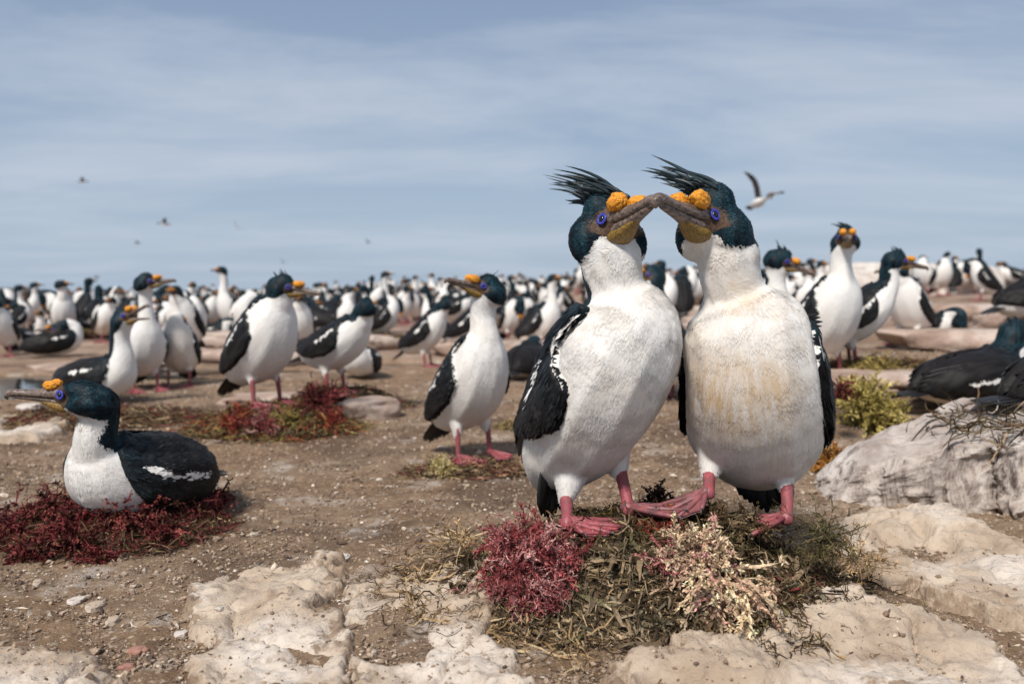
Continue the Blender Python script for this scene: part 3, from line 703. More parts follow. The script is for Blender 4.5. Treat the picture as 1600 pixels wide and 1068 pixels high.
# generic postures in bird space: x forward, y left, z up
TORSO = [(-.155, 0, .105, .042, .036), (-.115, 0, .130, .082, .066), (-.065, 0, .165, .106, .090), (-.015, 0, .212, .114, .100),
         (.020, 0, .265, .108, .094), (.040, 0, .312, .092, .080), (.048, 0, .345, .072, .066)]
SITT = [(-.20, 0, .060, .040, .032), (-.155, 0, .072, .078, .058), (-.09, 0, .085, .108, .080), (-.02, 0, .095, .116, .088),
        (.045, 0, .105, .104, .086), (.085, 0, .128, .082, .076), (.10, 0, .160, .064, .062)]
NECKS = {
 'up':    ([(.006, .032, .052), (.004, .062, .044), (.0, .094, .041), (.002, .124, .041), (.008, .150, .042)], (.022, .182), 0),
 'tall':  ([(.006, .04, .050), (.004, .085, .042), (.0, .135, .038), (.002, .180, .038), (.008, .215, .039)], (.026, .248), 0),
 's':     ([(.020, .026, .053), (.030, .052, .046), (.030, .080, .043), (.030, .106, .042), (.038, .128, .042)], (.060, .150), 0),
 'hunch': ([(.018, .016, .058), (.026, .034, .053), (.028, .050, .049), (.030, .064, .046)], (.052, .086), -5),
 'front': ([(.022, .022, .052), (.048, .036, .044), (.076, .034, .040), (.094, .014, .038), (.096, -.012, .036)], (.088, -.045), -100),
 'back':  ([(.004, .030, .052), (-.014, .054, .044), (-.042, .064, .041), (-.072, .054, .040)], (-.105, .030), 0),
}
def pose(torso='stand', neck='up', lean=0.0, hoff=(0, 0, 0), hyaw=0.0, hpitch=0.0, ny=0.0, lod=1, fat=1.0, **kw):
    base = TORSO if torso == 'stand' else SITT; ch = []
    ca, sa = math.cos(R(lean)), math.sin(R(lean))
    for (x, y, z, a, b) in base:
        dx, dz = x, z-.15
        if torso == 'stand': x, z = dx*ca + dz*sa, .15 - dx*sa + dz*ca
        ch.append((x, y, z, a*fat, b*fat))
    S = ch[-1]; pts, hd, pit = NECKS[neck]; n = len(pts)
    for i, (x, z, r) in enumerate(pts): ch.append((S[0]+x, ny*(i+1)/n, S[2]+z, r, r))
    head = ((S[0]+hd[0]+hoff[0], ny*1.3+hoff[1], S[2]+hd[1]+hoff[2]), hyaw if neck != 'back' else 180+hyaw, hpitch+pit)
    legs = []
    if torso == 'stand':
        legs = [((-.03, .045, .15), (-.004, .060, .078), (.004, .062, .0), 12), ((-.03, -.045, .15), (-.004, -.060, .078), (.004, -.062, .0), -12)]
    r = ch[0]; td = (-.55, 0, -.62) if torso == 'stand' else (-.95, 0, -.12)
    if torso == 'stand': td = (-.55*ca - .62*sa, 0, -.62*ca + .55*sa); 
    tail = ((r[0], r[1], r[2]), td, .12)
    L_ = sum(math.dist(ch[i][:3], ch[i+1][:3]) for i in range(len(ch)-1))
    ts = (len(base)-1)/(len(ch)-1)
    if torso == 'sit' and 'wing_low' not in kw: kw['wing_low'] = [(-.05, .40), (.05, .48), (.2, .56), (.38, .68), (.6, .72), (.85, .66), (1.0, .4)]
    return bird_parts(ch, head, legs, tail, lod=lod, ts=ts, **kw)

# ------------------------------------------------------------ the setting
def build_ground():
    nr, nc = 470, 620
    ys = np.concatenate([[0.15], 0.40*(52/0.40)**np.linspace(0, 1, nr-1)]); az = np.linspace(-1.45, 1.45, nc)
    Y, A_ = np.meshgrid(ys, az, indexing='ij'); X = A_*np.maximum(Y, .8)
    Z = hterr(X, Y)
    P = np.stack([X.ravel(), Y.ravel(), 0*X.ravel()], 1)
    fade = 1/(1+Y/6)
    Z = Z + (0.0045*fbm(P, 26, 3, 71) + .0028*fbm(P, 75, 2, 91)).reshape(X.shape)*fade
    V = np.stack([X, Y, Z], -1).reshape(-1, 3)
    i = np.arange(nr-1)[:, None]*nc; j = np.arange(nc-1)[None]
    F = np.stack([i+j, i+j+1, i+nc+j+1, i+nc+j], -1).reshape(-1, 4)
    tag(link('ground', build_mesh('ground', V, [F], ['dirt'])), kind='structure')
build_ground()
def disc(name, mat, pts, z, kind='structure'):
    V = np.array([(x, y, z) for x, y in pts]); return tag(link(name, build_mesh(name, V, [np.arange(len(pts))[None]], [mat], smooth=False)), kind=kind)
disc('sea', 'sea_water', [(-9000, 49), (9000, 49), (30000, 30000), (-30000, 30000)], -6.0)
def pool_disc(cx, cy, rx, ry):
    a = np.linspace(0, 2*PI, 40, endpoint=False); return [(cx+rx*1.08*math.cos(t), cy+ry*1.08*math.sin(t)) for t in a]
for k, (cx, cy, rx, ry) in enumerate(POOLS): disc('pool', 'water', pool_disc(cx, cy, rx, ry), H1(cx, cy)+.036 - .002*k)

def poly_sd(P, poly):
    """signed distance inside a polygon, positive inside"""
    d = np.full(len(P), 1e9); ins = np.zeros(len(P), bool); n = len(poly)
    for i in range(n):
        a, b = np.array(poly[i]), np.array(poly[(i+1) % n]); ab = b-a; ap = P-a
        t = np.clip((ap @ ab)/(ab @ ab), 0, 1); d = np.minimum(d, np.linalg.norm(ap - t[:, None]*ab, axis=1))
        c = ((a[1] > P[:, 1]) != (b[1] > P[:, 1])); xx = (b[0]-a[0])*(P[:, 1]-a[1])/((b[1]-a[1]) if b[1] != a[1] else 1e-9)+a[0]
        ins ^= c & (P[:, 0] < xx)
    return np.where(ins, d, -d)
def slab(pxs, h, seed, label, mat='slab_rock', res=.005, edge=.012, rough=.0028, group='flat pale slabs bedded in the dirt'):
    poly = [tuple(at(*p)[:2]) for p in pxs]
    xs = [p[0] for p in poly]; ysl = [p[1] for p in poly]
    X, Y = np.meshgrid(np.arange(min(xs)-.05, max(xs)+.05, res), np.arange(min(ysl)-.05, max(ysl)+.05, res), indexing='ij')
    P = np.stack([X.ravel(), Y.ravel()], 1); P3 = np.concatenate([P, np.zeros((len(P), 1))], 1)
    d = poly_sd(P, poly) + .034*fbm(P3, 9, 6, seed, .68) 
    z = hterr(P[:, 0], P[:, 1]) - .014 + (h*.85+.014)*smooth(-.012, edge, d) + rough*fbm(P3, 7, 5, seed+5, .6)*smooth(-.02, .05, d) - .03*smooth(.35, .8, fbm(P3, 5, 4, seed+7)) + .005*fbm(P3, 34, 4, seed+9, .65)*smooth(-.02, .03, d) - .016*(1-smooth(.0, .05, np.abs(fbm(P3, 4.2, 3, seed+31)+.08)))*smooth(-.01, .03, d)
    q = fbm(P3, 4.5, 4, seed+41, .6)*3.0; z = z + .005 + .0055*(np.floor(q) + smooth(.90, 1.0, q-np.floor(q)))*smooth(-.01, .04, d)
    V = np.concatenate([P, z[:, None]], 1); n0, n1 = X.shape
    i = np.arange(n0-1)[:, None]*n1; j = np.arange(n1-1)[None]; F = np.stack([i+j, i+n1+j, i+n1+j+1, i+j+1], -1).reshape(-1, 4)
    F = F[(d[F] > -.03).all(1)]; ids, inv = np.unique(F, return_inverse=True); F = inv.reshape(-1, 4); V = V[ids]
    dirt = np.clip(.55-d[ids]/.09, 0, .55) + .20*smooth(.0, .7, fbm(P3[ids], 6, 4, seed+21))
    c = V.mean(0); c[2] = hterr(c[:1], c[1:2])[0]
    tag(link('rock_slab', build_mesh('rock_slab', V-c, [F], [mat], at={'dirt': dirt}), None, tuple(c)), label, 'rock slab', group)
slab([(330, 905), (420, 885), (508, 884), (522, 930), (530, 1000), (540, 1090), (270, 1090), (300, 1010), (280, 950)], .020, 3, 'pale cream rock slab with pinkish flakes, left of the seam in the bottom foreground')
slab([(540, 915), (610, 902), (695, 896), (765, 925), (775, 990), (850, 1090), (590, 1090), (575, 1010), (545, 960)], .014, 13, 'flat tan rock slab in the foreground, right of the seam and left of the pair\'s nest')
slab([(-80, 1000), (40, 1010), (120, 1035), (150, 1095), (-120, 1095)], .014, 23, 'small whitish rock slab in the bottom left corner of the photo')
slab([(1010, 1045), (1065, 1015), (1140, 990), (1240, 960), (1335, 944), (1450, 985), (1560, 1035), (1640, 1095), (960, 1095)], .018, 33, 'broad pale rock slab in front of the pair\'s nest at bottom right')
slab([(1280, 840), (1370, 815), (1480, 806), (1550, 835), (1640, 880), (1740, 960), (1640, 1000), (1500, 955), (1370, 905)], .030, 43, 'smooth buff rock slab between the pair\'s nest and the big streaked boulder')
slab([(-20, 655), (60, 652), (110, 665), (60, 690), (-20, 690)], .02, 53, 'pale flat stone by the left edge behind the red seaweed nest', res=.012)

def rock(pos, size, rot, seed, mat, label, cat='boulder', flat=0.0, amp=.22, hi=False, group=None, name='boulder', sink=.25, boxy=.5):
    IV, IF = (ICO6_V, ICO6_F) if hi else (ICO4_V, ICO4_F)
    g = np.sign(IV)*np.abs(IV)**(1-boxy*.6); g = g/np.maximum(np.linalg.norm(g, axis=1, keepdims=True), 1e-6)*(1+boxy*.18*(np.abs(IV).sum(1, keepdims=True)-1))
    d = 1 + amp*fbm(IV+seed, 1.3, 5, seed, .55) + amp*.25*np.abs(fbm(IV+seed, 5, 4, seed+3))
    V = g*d[:, None]; V[:, 2] = np.where(V[:, 2] > .75-flat, (.75-flat) + (V[:, 2]-(.75-flat))*.35, V[:, 2])
    V = V*np.array(size); V = V @ RZ(R(rot)).T
    o = link(name, build_mesh(name, V, [IF], [mat]), None, (pos[0], pos[1], pos[2]+size[2]*(1-sink*2)))
    return tag(o, label, cat, group)
def rock_px(px, py, size, rot, seed, mat, label, **k):
    p = at(px, py); return rock((p[0], p[1], p[2]), size, rot, seed, mat, label, **k)

# the streaked boulder at right, fluted side
def big_boulder():
    c = np.array([1.42, 2.10, 0.0]); n, mrow = 520, 150
    a = np.linspace(0, 2*PI, n, endpoint=False); f = np.linspace(0, 1, mrow)
    AA, FF_ = np.meshgrid(a, f, indexing='ij')
    dirs = np.stack([np.cos(AA), np.sin(AA), 0*AA], -1).reshape(-1, 3)
    rx, ry, H = .63, .19, .225
    k = 2.6; r0 = (np.abs(np.cos(AA)/rx)**k + np.abs(np.sin(AA)/ry)**k)**(-1/k)
    # profile: steep side then rounding over to a flat top
    prof_r = np.interp(FF_, [0, .60, .74, .84, .92, 1.0], [1.0, .99, .95, .80, .42, 0.0]); prof_z = np.interp(FF_, [0, .60, .74, .84, .92, 1.0], [-.12, .84, .95, .99, 1.0, 1.0])
    X = r0*prof_r*np.cos(AA); Y = r0*prof_r*np.sin(AA); Z = prof_z*H
    P = np.stack([X, Y, Z], -1).reshape(-1, 3)
    flute = fbm(P*[1, 1, .40], 11, 5, 5); lump = fbm(P*[1, 1, .5], 3.2, 4, 15)
    side = (1-smooth(.5, .8, FF_)).reshape(-1)
    P = P + dirs*((.032*flute-.040*np.abs(fbm(P*[1, 1, .45], 18, 4, 65))+.016*np.abs(flute))*side + .050*lump*(side*.8+.2))[:, None]
    # the rock slopes down to its left end
    P[:, 2] *= np.interp(P[:, 0], [-.66, -.55, -.36, -.16, .3], [.12, .50, .80, 1.0, 1.06])
    P = P + dirs*(-.055*(1-smooth(0, .12, np.abs(fbm(P*[1, 1, .35], 4.5, 3, 45)))))[:, None]*side[:, None]
    P[:, 2] += .030*fbm(P, 5, 5, 25)*(1-side) + .004*fbm(P, 40, 3, 35)
    i = (np.arange(n)[:, None])*mrow; i2 = ((np.arange(n)+1) % n)[:, None]*mrow; j = np.arange(mrow-1)[None]
    F = np.stack([i+j, i2+j, i2+j+1, i+j+1], -1).reshape(-1, 4)
    c[2] = -0.01
    tag(link('boulder', build_mesh('boulder', P, [F], ['guano_rock']), None, tuple(c)), 'large boulder streaked with white droppings down its side, at the right edge behind the pair', 'boulder')
big_boulder()
rock((1.17, 1.66, 0.02), (.15, .10, .115), 20, 12, 'guano_rock', 'squat grey block of rock at the lower right end of the streaked boulder', hi=True, amp=.12)
rock_px(575, 650, (.13, .09, .055), 30, 21, 'pink_rock', 'rounded pinkish stone right of the red and green nest mound', hi=False)
rock_px(460, 628, (.30, .12, .03), 5, 22, 'pink_rock', 'low pale stone slab behind the red and green nest mound')
rock_px(165, 580, (.45, .16, .045), 10, 24, 'pink_rock', 'pale wedge of rock rising between the pools behind the left birds')
rock_px(45, 640, (.05, .03, .02), 10, 24, 'white_rock', 'small white stone at the edge of the left pool')
for k, (px, py, sx_, sy_, sz_, lb) in enumerate([
        (1500, 500, .42, .25, .10, 'pinkish rock ledge under the hunched bird near the right edge'),
        (1500, 545, .42, .22, .09, 'lower pinkish rock ledge right of the birds on the nest'),
        (1390, 600, .50, .16, .045, 'flat pale ledge behind the yellow green seaweed'),
        (1600, 520, .30, .25, .10, 'rock ledge running out of the photo at the right edge'),
        (640, 540, .26, .14, .05, 'low pink rock left of the side-on bird behind the lone standing bird'),
        (1325, 615, .18, .07, .03, 'small pale stone just right of the right-hand bird of the pair')]):
    rock_px(px, py, (sx_, sy_, sz_), random.uniform(-12, 12), 40+k, 'pink_rock', lb, flat=.2)
p = W(1385, 437, 12.5); rock((p[0], p[1], H1(p[0], p[1])), (1.35, .7, .42), 5, 61, 'white_rock', 'long whitewashed rock on the skyline left of the hunched right-hand bird', flat=.3, hi=True, sink=.2)
p = W(1475, 445, 11.5); rock((p[0], p[1], H1(p[0], p[1])), (.75, .6, .33), 15, 62, 'white_rock', 'shorter whitewashed rock on the skyline, nearer the right edge', flat=.3, sink=.2)
p = W(15, 470, 17); rock((p[0], p[1], H1(p[0], p[1])), (.75, .6, .42), 0, 63, 'wet_rock', 'dark rounded rock on the skyline at the left edge', sink=.2)

# ------------------------------------------------------------ seaweed
PAL = dict(
 red=[(.25, .060, .060), (.31, .095, .092), (.38, .16, .155), (.16, .030, .032), (.43, .23, .21)],
 rust=[(.28, .06, .03), (.20, .03, .02), (.14, .02, .02), (.33, .11, .05)],
 maroon=[(.115, .020, .020), (.16, .030, .030), (.065, .012, .013), (.20, .050, .042), (.12, .05, .03)],
 cream=[(.54, .40, .25), (.62, .47, .31), (.44, .29, .20), (.50, .27, .23), (.58, .43, .28)],
 green=[(.22, .17, .045), (.30, .24, .07), (.15, .12, .035), (.36, .27, .10)],
 orange=[(.32, .13, .025), (.24, .09, .02), (.38, .20, .06)],
 wrack=[(.040, .026, .012), (.065, .044, .020), (.020, .013, .009), (.09, .064, .034), (.080, .058, .020), (.17, .13, .08), (.05, .040, .022), (.28, .19, .11), (.12, .070, .038)],
 grey=[(.17, .135, .085), (.10, .082, .05), (.26, .205, .13), (.055, .045, .03), (.34, .25, .15)],
 straw=[(.40, .27, .14), (.30, .19, .09), (.46, .34, .20)],
 brown=[(.10, .062, .030), (.060, .035, .018), (.15, .10, .05), (.19, .14, .075)])
def ribbons(n, Kp, roots, dirs, length, width, seed, pal, curl=.35, droop=.0, floor=None, vee=.3, cap=None):
    g = np.random.default_rng(seed); P = np.zeros((n, Kp, 3)); P[:, 0] = roots; d = nrm(dirs + 1e-9); bend = g.normal(0, 1, (n, 3))*curl/ Kp*2
    st = (np.broadcast_to(length, (n,))/(Kp-1))[:, None]
    Dk = [d]
    for k in range(1, Kp):
        P[:, k] = P[:, k-1] + d*st
        if floor is not None:
            fz = floor(P[:, k, 0], P[:, k, 1]) + .0015; low = P[:, k, 2] < fz; P[:, k, 2] = np.where(low, fz + .004*g.random(n), P[:, k, 2])
        if cap is not None: P[:, k, 2] = np.minimum(P[:, k, 2], fz + cap*(.35+g.random(n)))
        d = nrm(d + bend + g.normal(0, curl/Kp*1.2, (n, 3)) - np.array([0, 0, droop/Kp*2])); Dk.append(d)
    T = nrm(np.gradient(P, axis=1)); rv = nrm(g.normal(0, 1, (n, 1, 3))); S = nrm(np.cross(T, rv)); U = np.cross(S, T)
    tw = g.normal(0, 1.2, n)[:, None]*np.linspace(0, 1, Kp)[None]
    S = S*np.cos(tw)[..., None] + U*np.sin(tw)[..., None]; U = np.cross(S, T)
    wd = np.broadcast_to(width, (n,))[:, None]*np.interp(np.linspace(0, 1, Kp), [0, .25, .7, 1], [.55, 1, .85, .10])[None]
    a = P - S*wd[..., None]; b = P + U*wd[..., None]*vee; c = P + S*wd[..., None]
    V = np.stack([a, b, c], 2).reshape(-1, 3)
    i = (np.arange(n)*Kp*3)[:, None, None]; k = (np.arange(Kp-1)*3)[None, :, None]; j = np.arange(2)[None, None]
    q = i+k+j; F = np.stack([q, q+1, q+4, q+3], -1).reshape(-1, 4)
    pc = np.array(PAL[pal] if isinstance(pal, str) else pal); col = pc[g.integers(0, len(pc), n)]*g.uniform(.7, 1.3, (n, 1))
    return V, F, np.repeat(col, Kp*3, axis=0), P
def bush(ctr, n, rad, seed, pal, wid=.0013, up=(0, 0, .35), droop=.2, floor=None, sq=(1, 1, .75), br=8, br2=4, spread=None, tight=.62, sl=.24):
    g = np.random.default_rng(seed); d = nrm(g.normal(0, 1, (n, 3))*sq + np.array(up)); 
    if spread is not None: d = nrm(d + np.array(spread))
    r0 = np.array(ctr) + g.normal(0, rad*.18, (n, 3))*[1, 1, .5]
    ln = rad*g.uniform(.55, 1.08, n)
    out = [ribbons(n, 7, r0, d, ln, wid*1.3, seed+1, pal, .5, droop, floor)]
    Pm = out[0][3]; col0 = out[0][2].reshape(n, -1, 3)[:, 0]
    k = g.integers(2, 7, (n, br)); idx = np.repeat(np.arange(n), br); rt = Pm[idx, k.ravel()]
    tg = nrm(Pm[idx, np.minimum(k.ravel(), 6)] - Pm[idx, k.ravel()-1])
    d2 = nrm(tg*.8 + g.normal(0, tight, (len(idx), 3))); l2 = rad*sl*g.uniform(.5, 1.1, len(idx))
    o2 = ribbons(len(idx), 4, rt, d2, l2, wid, seed+2, pal, .5, droop*.5, floor); c2 = np.repeat(col0[idx]*g.uniform(.8, 1.3, (len(idx), 1)), 12, axis=0)
    P2 = o2[3]; out.append((o2[0], o2[1], c2, P2))
    if br2:
        idx2 = np.repeat(np.arange(len(idx)), br2); k2 = g.integers(1, 4, len(idx2)); rt = P2[idx2, k2]
        d3 = nrm(nrm(P2[idx2, k2]-P2[idx2, k2-1])*.7 + g.normal(0, .6, (len(idx2), 3))); l3 = rad*.10*g.uniform(.5, 1.2, len(idx2))
        o3 = ribbons(len(idx2), 3, rt, d3, l3, wid*.85, seed+3, pal, .3, 0, floor); c3 = np.repeat(np.repeat(col0[idx], br2, axis=0)*g.uniform(.8, 1.5, (len(idx2), 1)), 9, axis=0)
        out.append((o3[0], o3[1], c3, o3[3]))
    V = []; F = []; C_ = []; o = 0
    for v, f, c, _ in out: V.append(v); F.append(f+o); C_.append(c); o += len(v)
    return np.concatenate(V), np.concatenate(F), np.clip(np.concatenate(C_), 0, .8)
def merge(lst):
    V = []; F = []; C_ = []; o = 0
    for it in lst: V.append(it[0]); F.append(it[1]+o); C_.append(it[2]); o += len(it[0])
    return np.concatenate(V), np.concatenate(F), np.clip(np.concatenate(C_), 0, .8)
def mound_fn(cx, cy, rx, ry, h, seed, plat=.42):
    def f(x, y):
        x = np.asarray(x, float); y = np.asarray(y, float); e = np.sqrt(((x-cx)/rx)**2 + ((y-cy)/ry)**2)
        P = np.stack([x.ravel(), y.ravel(), 0*x.ravel()], 1); n = fbm(P, 14/max(rx*3, .6), 3, seed).reshape(x.shape); e = e + .10*n
        return hterr(x, y) + h*(1-smooth(plat, 1.05, e))*(1+.10*n)
    return f
def mound_mesh(f, cx, cy, rx, ry, mat='seaweed', col=(.05, .036, .02), n=46, name='mound'):
    X, Y = np.meshgrid(np.linspace(-1.1, 1.1, n), np.linspace(-1.1, 1.1, n), indexing='ij'); e = np.sqrt(X**2+Y**2)
    x = cx + X*rx; y = cy + Y*ry; z = f(x, y) - .012*smooth(.95, 1.1, e) - .002; V = np.stack([x, y, z], -1).reshape(-1, 3)
    z2 = .004*fbm(V, 55, 3, 3); V[:, 2] += z2
    i = np.arange(n-1)[:, None]*n; j = np.arange(n-1)[None]; F = np.stack([i+j, i+n+j, i+n+j+1, i+j+1], -1).reshape(-1, 4)
    F = F[(e.ravel()[F] < 1.1).all(1)]; g = np.random.default_rng(1); C_ = np.array(col)[None]*(1+.35*vnoise(V*40, 2))[:, None]
    return V, F, C_
def surf_strands(f, cx, cy, rx, ry, n, ln, wd, seed, pal, e0=0, e1=1.05, tangent=1.1, curl=.9, droop=.12, ang=(0, 2*PI), Kp=8, lift=.07, cap=.016):
    g = np.random.default_rng(seed); a = g.uniform(ang[0], ang[1], n); e = np.sqrt(g.uniform(e0**2, e1**2, n)); x = cx + rx*e*np.cos(a); y = cy + ry*e*np.sin(a)
    rt = np.stack([x, y, f(x, y)+.002+.006*g.random(n)], 1); rad = np.stack([np.cos(a), np.sin(a), 0*a], 1); tn = np.stack([-np.sin(a), np.cos(a), 0*a], 1)
    d = rad*g.uniform(-.7, 1, (n, 1)) + tn*g.normal(0, tangent, (n, 1)) + [0, 0, 1]*np.abs(g.normal(0, lift, (n, 1)))
    return ribbons(n, Kp, rt, d, ln*g.uniform(.5, 1.3, n), wd*g.uniform(.5, 1.4, n), seed+1, pal, curl, droop, f, cap=cap*g.uniform(.3, 2.2, n))
def mkpart(name, mvc, parent, o, label=None):
    V, F, C_ = mvc[:3]; ob = link(name, build_mesh(name, V-np.array(o), [F], ['seaweed'], at={'col': C_}), parent)
    if label: ob['label'] = label
    return ob
def nest(cx, cy, rx, ry, h, seed, label, pals, n=260, bushes=(), wd=.0022, group='seaweed nests'):
    f = mound_fn(cx, cy, rx, ry, h, seed); o = (cx, cy, H1(cx, cy)); root = empty('seaweed_nest', o); tag(root, label, 'nest', group)
    mkpart('mound', mound_mesh(f, cx, cy, rx, ry, n=26), root, o)
    sts = [surf_strands(f, cx, cy, rx, ry, int(n*2.2), min(max(rx, .1)*.34, .11), wd*.62, seed+k*7, p, curl=1.6, lift=.05, Kp=6) for k, p in enumerate(pals)]
    mkpart('strands', merge(sts), root, o)
    for (bx, by, bz, br, pal, nb, nm) in bushes:
        z = float(f(np.array([bx]), np.array([by]))[0]); mkpart(nm, bush((bx, by, z+bz), nb, br, seed+int(bx*100) % 50, pal, wid=wd*.75, floor=f, br=7, br2=3), root, o)
    return root, f

# the pair's nest
NX, NY = 0.215, 1.45
def hero_nest():
    rx, ry, h = .340, .262, .078
    f = mound_fn(NX, NY, rx, ry, h, 5, plat=.30); o = (NX, NY, H1(NX, NY)); root = empty('seaweed_nest', o)
    tag(root, 'big heap of mixed seaweed with crimson and cream clumps under the feet of the pair', 'nest', 'seaweed nests')
    mkpart('mound', mound_mesh(f, NX, NY, rx, ry, n=120, col=(.075, .055, .035)), root, o)
    S = surf_strands; fr = (PI, 2*PI)
    OL = [(.065, .046, .016), (.042, .030, .012), (.10, .072, .026), (.075, .058, .030)]
    L_ = [S(f, NX, NY, rx, ry, 1700, .075, .0015, 1, 'wrack', .0, 1.0, curl=2.4, lift=.03, Kp=9), S(f, NX, NY, rx, ry, 300, .075, .0042, 2, [(.32, .23, .14), (.17, .12, .07), (.10, .066, .036), (.06, .038, .02), (.13, .11, .05)], .45, .98, ang=fr, curl=1.3, lift=.10),
          S(f, NX, NY, rx, ry, 1100, .060, .0011, 3, 'brown', .3, 1.15, curl=1.8, lift=.04), S(f, NX-.05, NY, rx*.9, ry, 260, .075, .0018, 4, 'grey', .5, 1.05, ang=(PI*1.1, PI*1.75), curl=1.5),
          S(f, NX-.14, NY-.02, rx*.65, ry*.95, 300, .085, .0015, 5, 'straw', .75, 1.18, ang=(PI*.95, PI*1.55), curl=2.6, tangent=1.4), S(f, NX, NY, rx, ry, 800, .085, .0013, 6, [(.05, .032, .018), (.09, .055, .03), (.028, .019, .012), (.14, .09, .05)], .6, 1.2, ang=fr, curl=1.8),
          S(f, NX+.16, NY, rx*.55, ry*.9, 900, .065, .0012, 7, OL, .1, 1.1, curl=1.4), S(f, NX+.15, NY-.02, rx*.5, ry*.8, 300, .045, .0014, 8, 'maroon', .3, .95, curl=1.5),
          S(f, NX+.12, NY+.04, rx*.6, ry*.7, 1100, .075, .0009, 9, OL, .0, 1.05, tangent=1.2, curl=1.2, lift=.03)]
    L_.append(S(f, NX, NY, rx, ry, 900, .030, .0010, 10, 'straw', .4, 1.3, curl=1.5)); L_.append(S(f, NX, NY-.02, rx*1.05, ry*1.05, 900, .034, .0011, 12, 'brown', .7, 1.35, curl=1.5))
    L_.append(S(f, NX, NY, rx, ry, 220, .040, .0030, 14, [(.36, .27, .16), (.25, .22, .15), (.45, .36, .24)], .6, 1.1, ang=fr, curl=.8, lift=.12))
    mkpart('strands', merge(L_), root, o)
    c = W(834, 866, 1.325); c1 = W(812, 900, 1.29); c2 = W(866, 866, 1.33)
    mkpart('crimson_seaweed', merge([bush(c, 90, .074, 11, 'red', .0017, up=(-.1, -.6, .25), floor=f, br=15, br2=4, tight=.40, sl=.20), bush(c, 90, .060, 31, 'red', .0011, up=(-.1, -.6, .25), floor=f), bush(c1, 110, .068, 12, 'red', .0010, up=(-.1, -.6, -.3), floor=f), bush(W(845, 915, 1.27), 70, .05, 22, 'red', .0010, up=(0, -.6, -.4), floor=f), bush(W(795, 840, 1.34), 60, .048, 23, 'red', .0010, up=(-.3, -.3, .1), floor=f), bush(c2, 80, .048, 17, 'red', .0010, up=(.2, -.5, .0), floor=f)]), root, o, 'bushy crimson seaweed clump on the left of the heap')
    c = W(1085, 872, 1.30); c1 = W(1125, 905, 1.26); c2 = W(1045, 878, 1.30)
    mkpart('cream_seaweed', merge([bush(c, 80, .062, 13, 'cream', .0022, up=(.1, -.5, .3), floor=f, br=14, br2=3, tight=.36, sl=.18), bush(c1, 90, .090, 14, 'cream', .0024, up=(.10, -.7, -.9), floor=f, br=16, br2=3, droop=.7, tight=.34, sl=.15), bush(W(1100, 862, 1.31), 70, .045, 24, 'cream', .0016, up=(.3, -.3, .2), floor=f, br=9), bush(c2, 36, .045, 15, [(.42, .13, .13), (.50, .26, .22), (.55, .36, .27)], .0011, up=(-.5, -.5, .2), floor=f)]), root, o, 'cream and pink bushy seaweed clump at the front of the heap')
    c = W(1035, 830, 1.41); mkpart('rusty_seaweed', bush(c, 60, .040, 16, 'rust', .0016, up=(0, -.4, .0), floor=f, sq=(1.6, 1, .3)), root, o, 'flat rust red seaweed scraps under the crossed feet')
    c = W(722, 842, 1.40); mkpart('dried_seaweed', bush(c, 40, .055, 18, 'straw', .0013, up=(-.2, -.2, .3), floor=f, br=3, br2=0), root, o, 'curled dry straw coloured seaweed at the left end of the heap')
    c = W(1030, 790, 1.58); mkpart('dark_seaweed', bush(c, 50, .050, 19, [(.03, .018, .014), (.06, .03, .02)], .0022, up=(0, 0, .8), floor=f, br=4), root, o, 'dark seaweed scraps poking up between the two birds')
    c = W(1108, 800, 1.47); mkpart('brown_seaweed', merge([bush(c, 70, .045, 41, 'brown', .0016, up=(0, 0, .1), floor=f, br=6, br2=2, sq=(1.4, 1, .45)), bush(W(1060, 815, 1.44), 50, .040, 42, 'wrack', .0016, up=(0, 0, .0), floor=f, br=6, br2=2, sq=(1.4, 1, .3)), bush(W(1180, 815, 1.47), 50, .045, 43, 'wrack', .0016, up=(0, 0, .0), floor=f, br=6, br2=2, sq=(1.4, 1, .3)), bush(W(1172, 826, 1.41), 60, .042, 44, 'brown', .0016, up=(0, 0, .15), floor=f, br=6, br2=2, sq=(1.4, 1, .4)), bush(W(1140, 812, 1.42), 50, .040, 45, 'wrack', .0014, up=(0, 0, .1), floor=f, br=6, br2=2, sq=(1.4, 1, .4))]), root, o)
    c = W(1285, 835, 1.40); mkpart('olive_seaweed', merge([bush(c, 60, .07, 20, [(.09, .075, .03), (.05, .04, .02), (.16, .12, .06)], .0010, up=(.2, -.2, .1), floor=f, br=6), bush(W(1340, 870, 1.38), 40, .06, 21, 'straw', .0009, up=(.5, -.2, .1), floor=f, br=5)]), root, o)
    return f
FN = hero_nest()
def fz(x, y): return float(FN(np.array([x]), np.array([y]))[0])

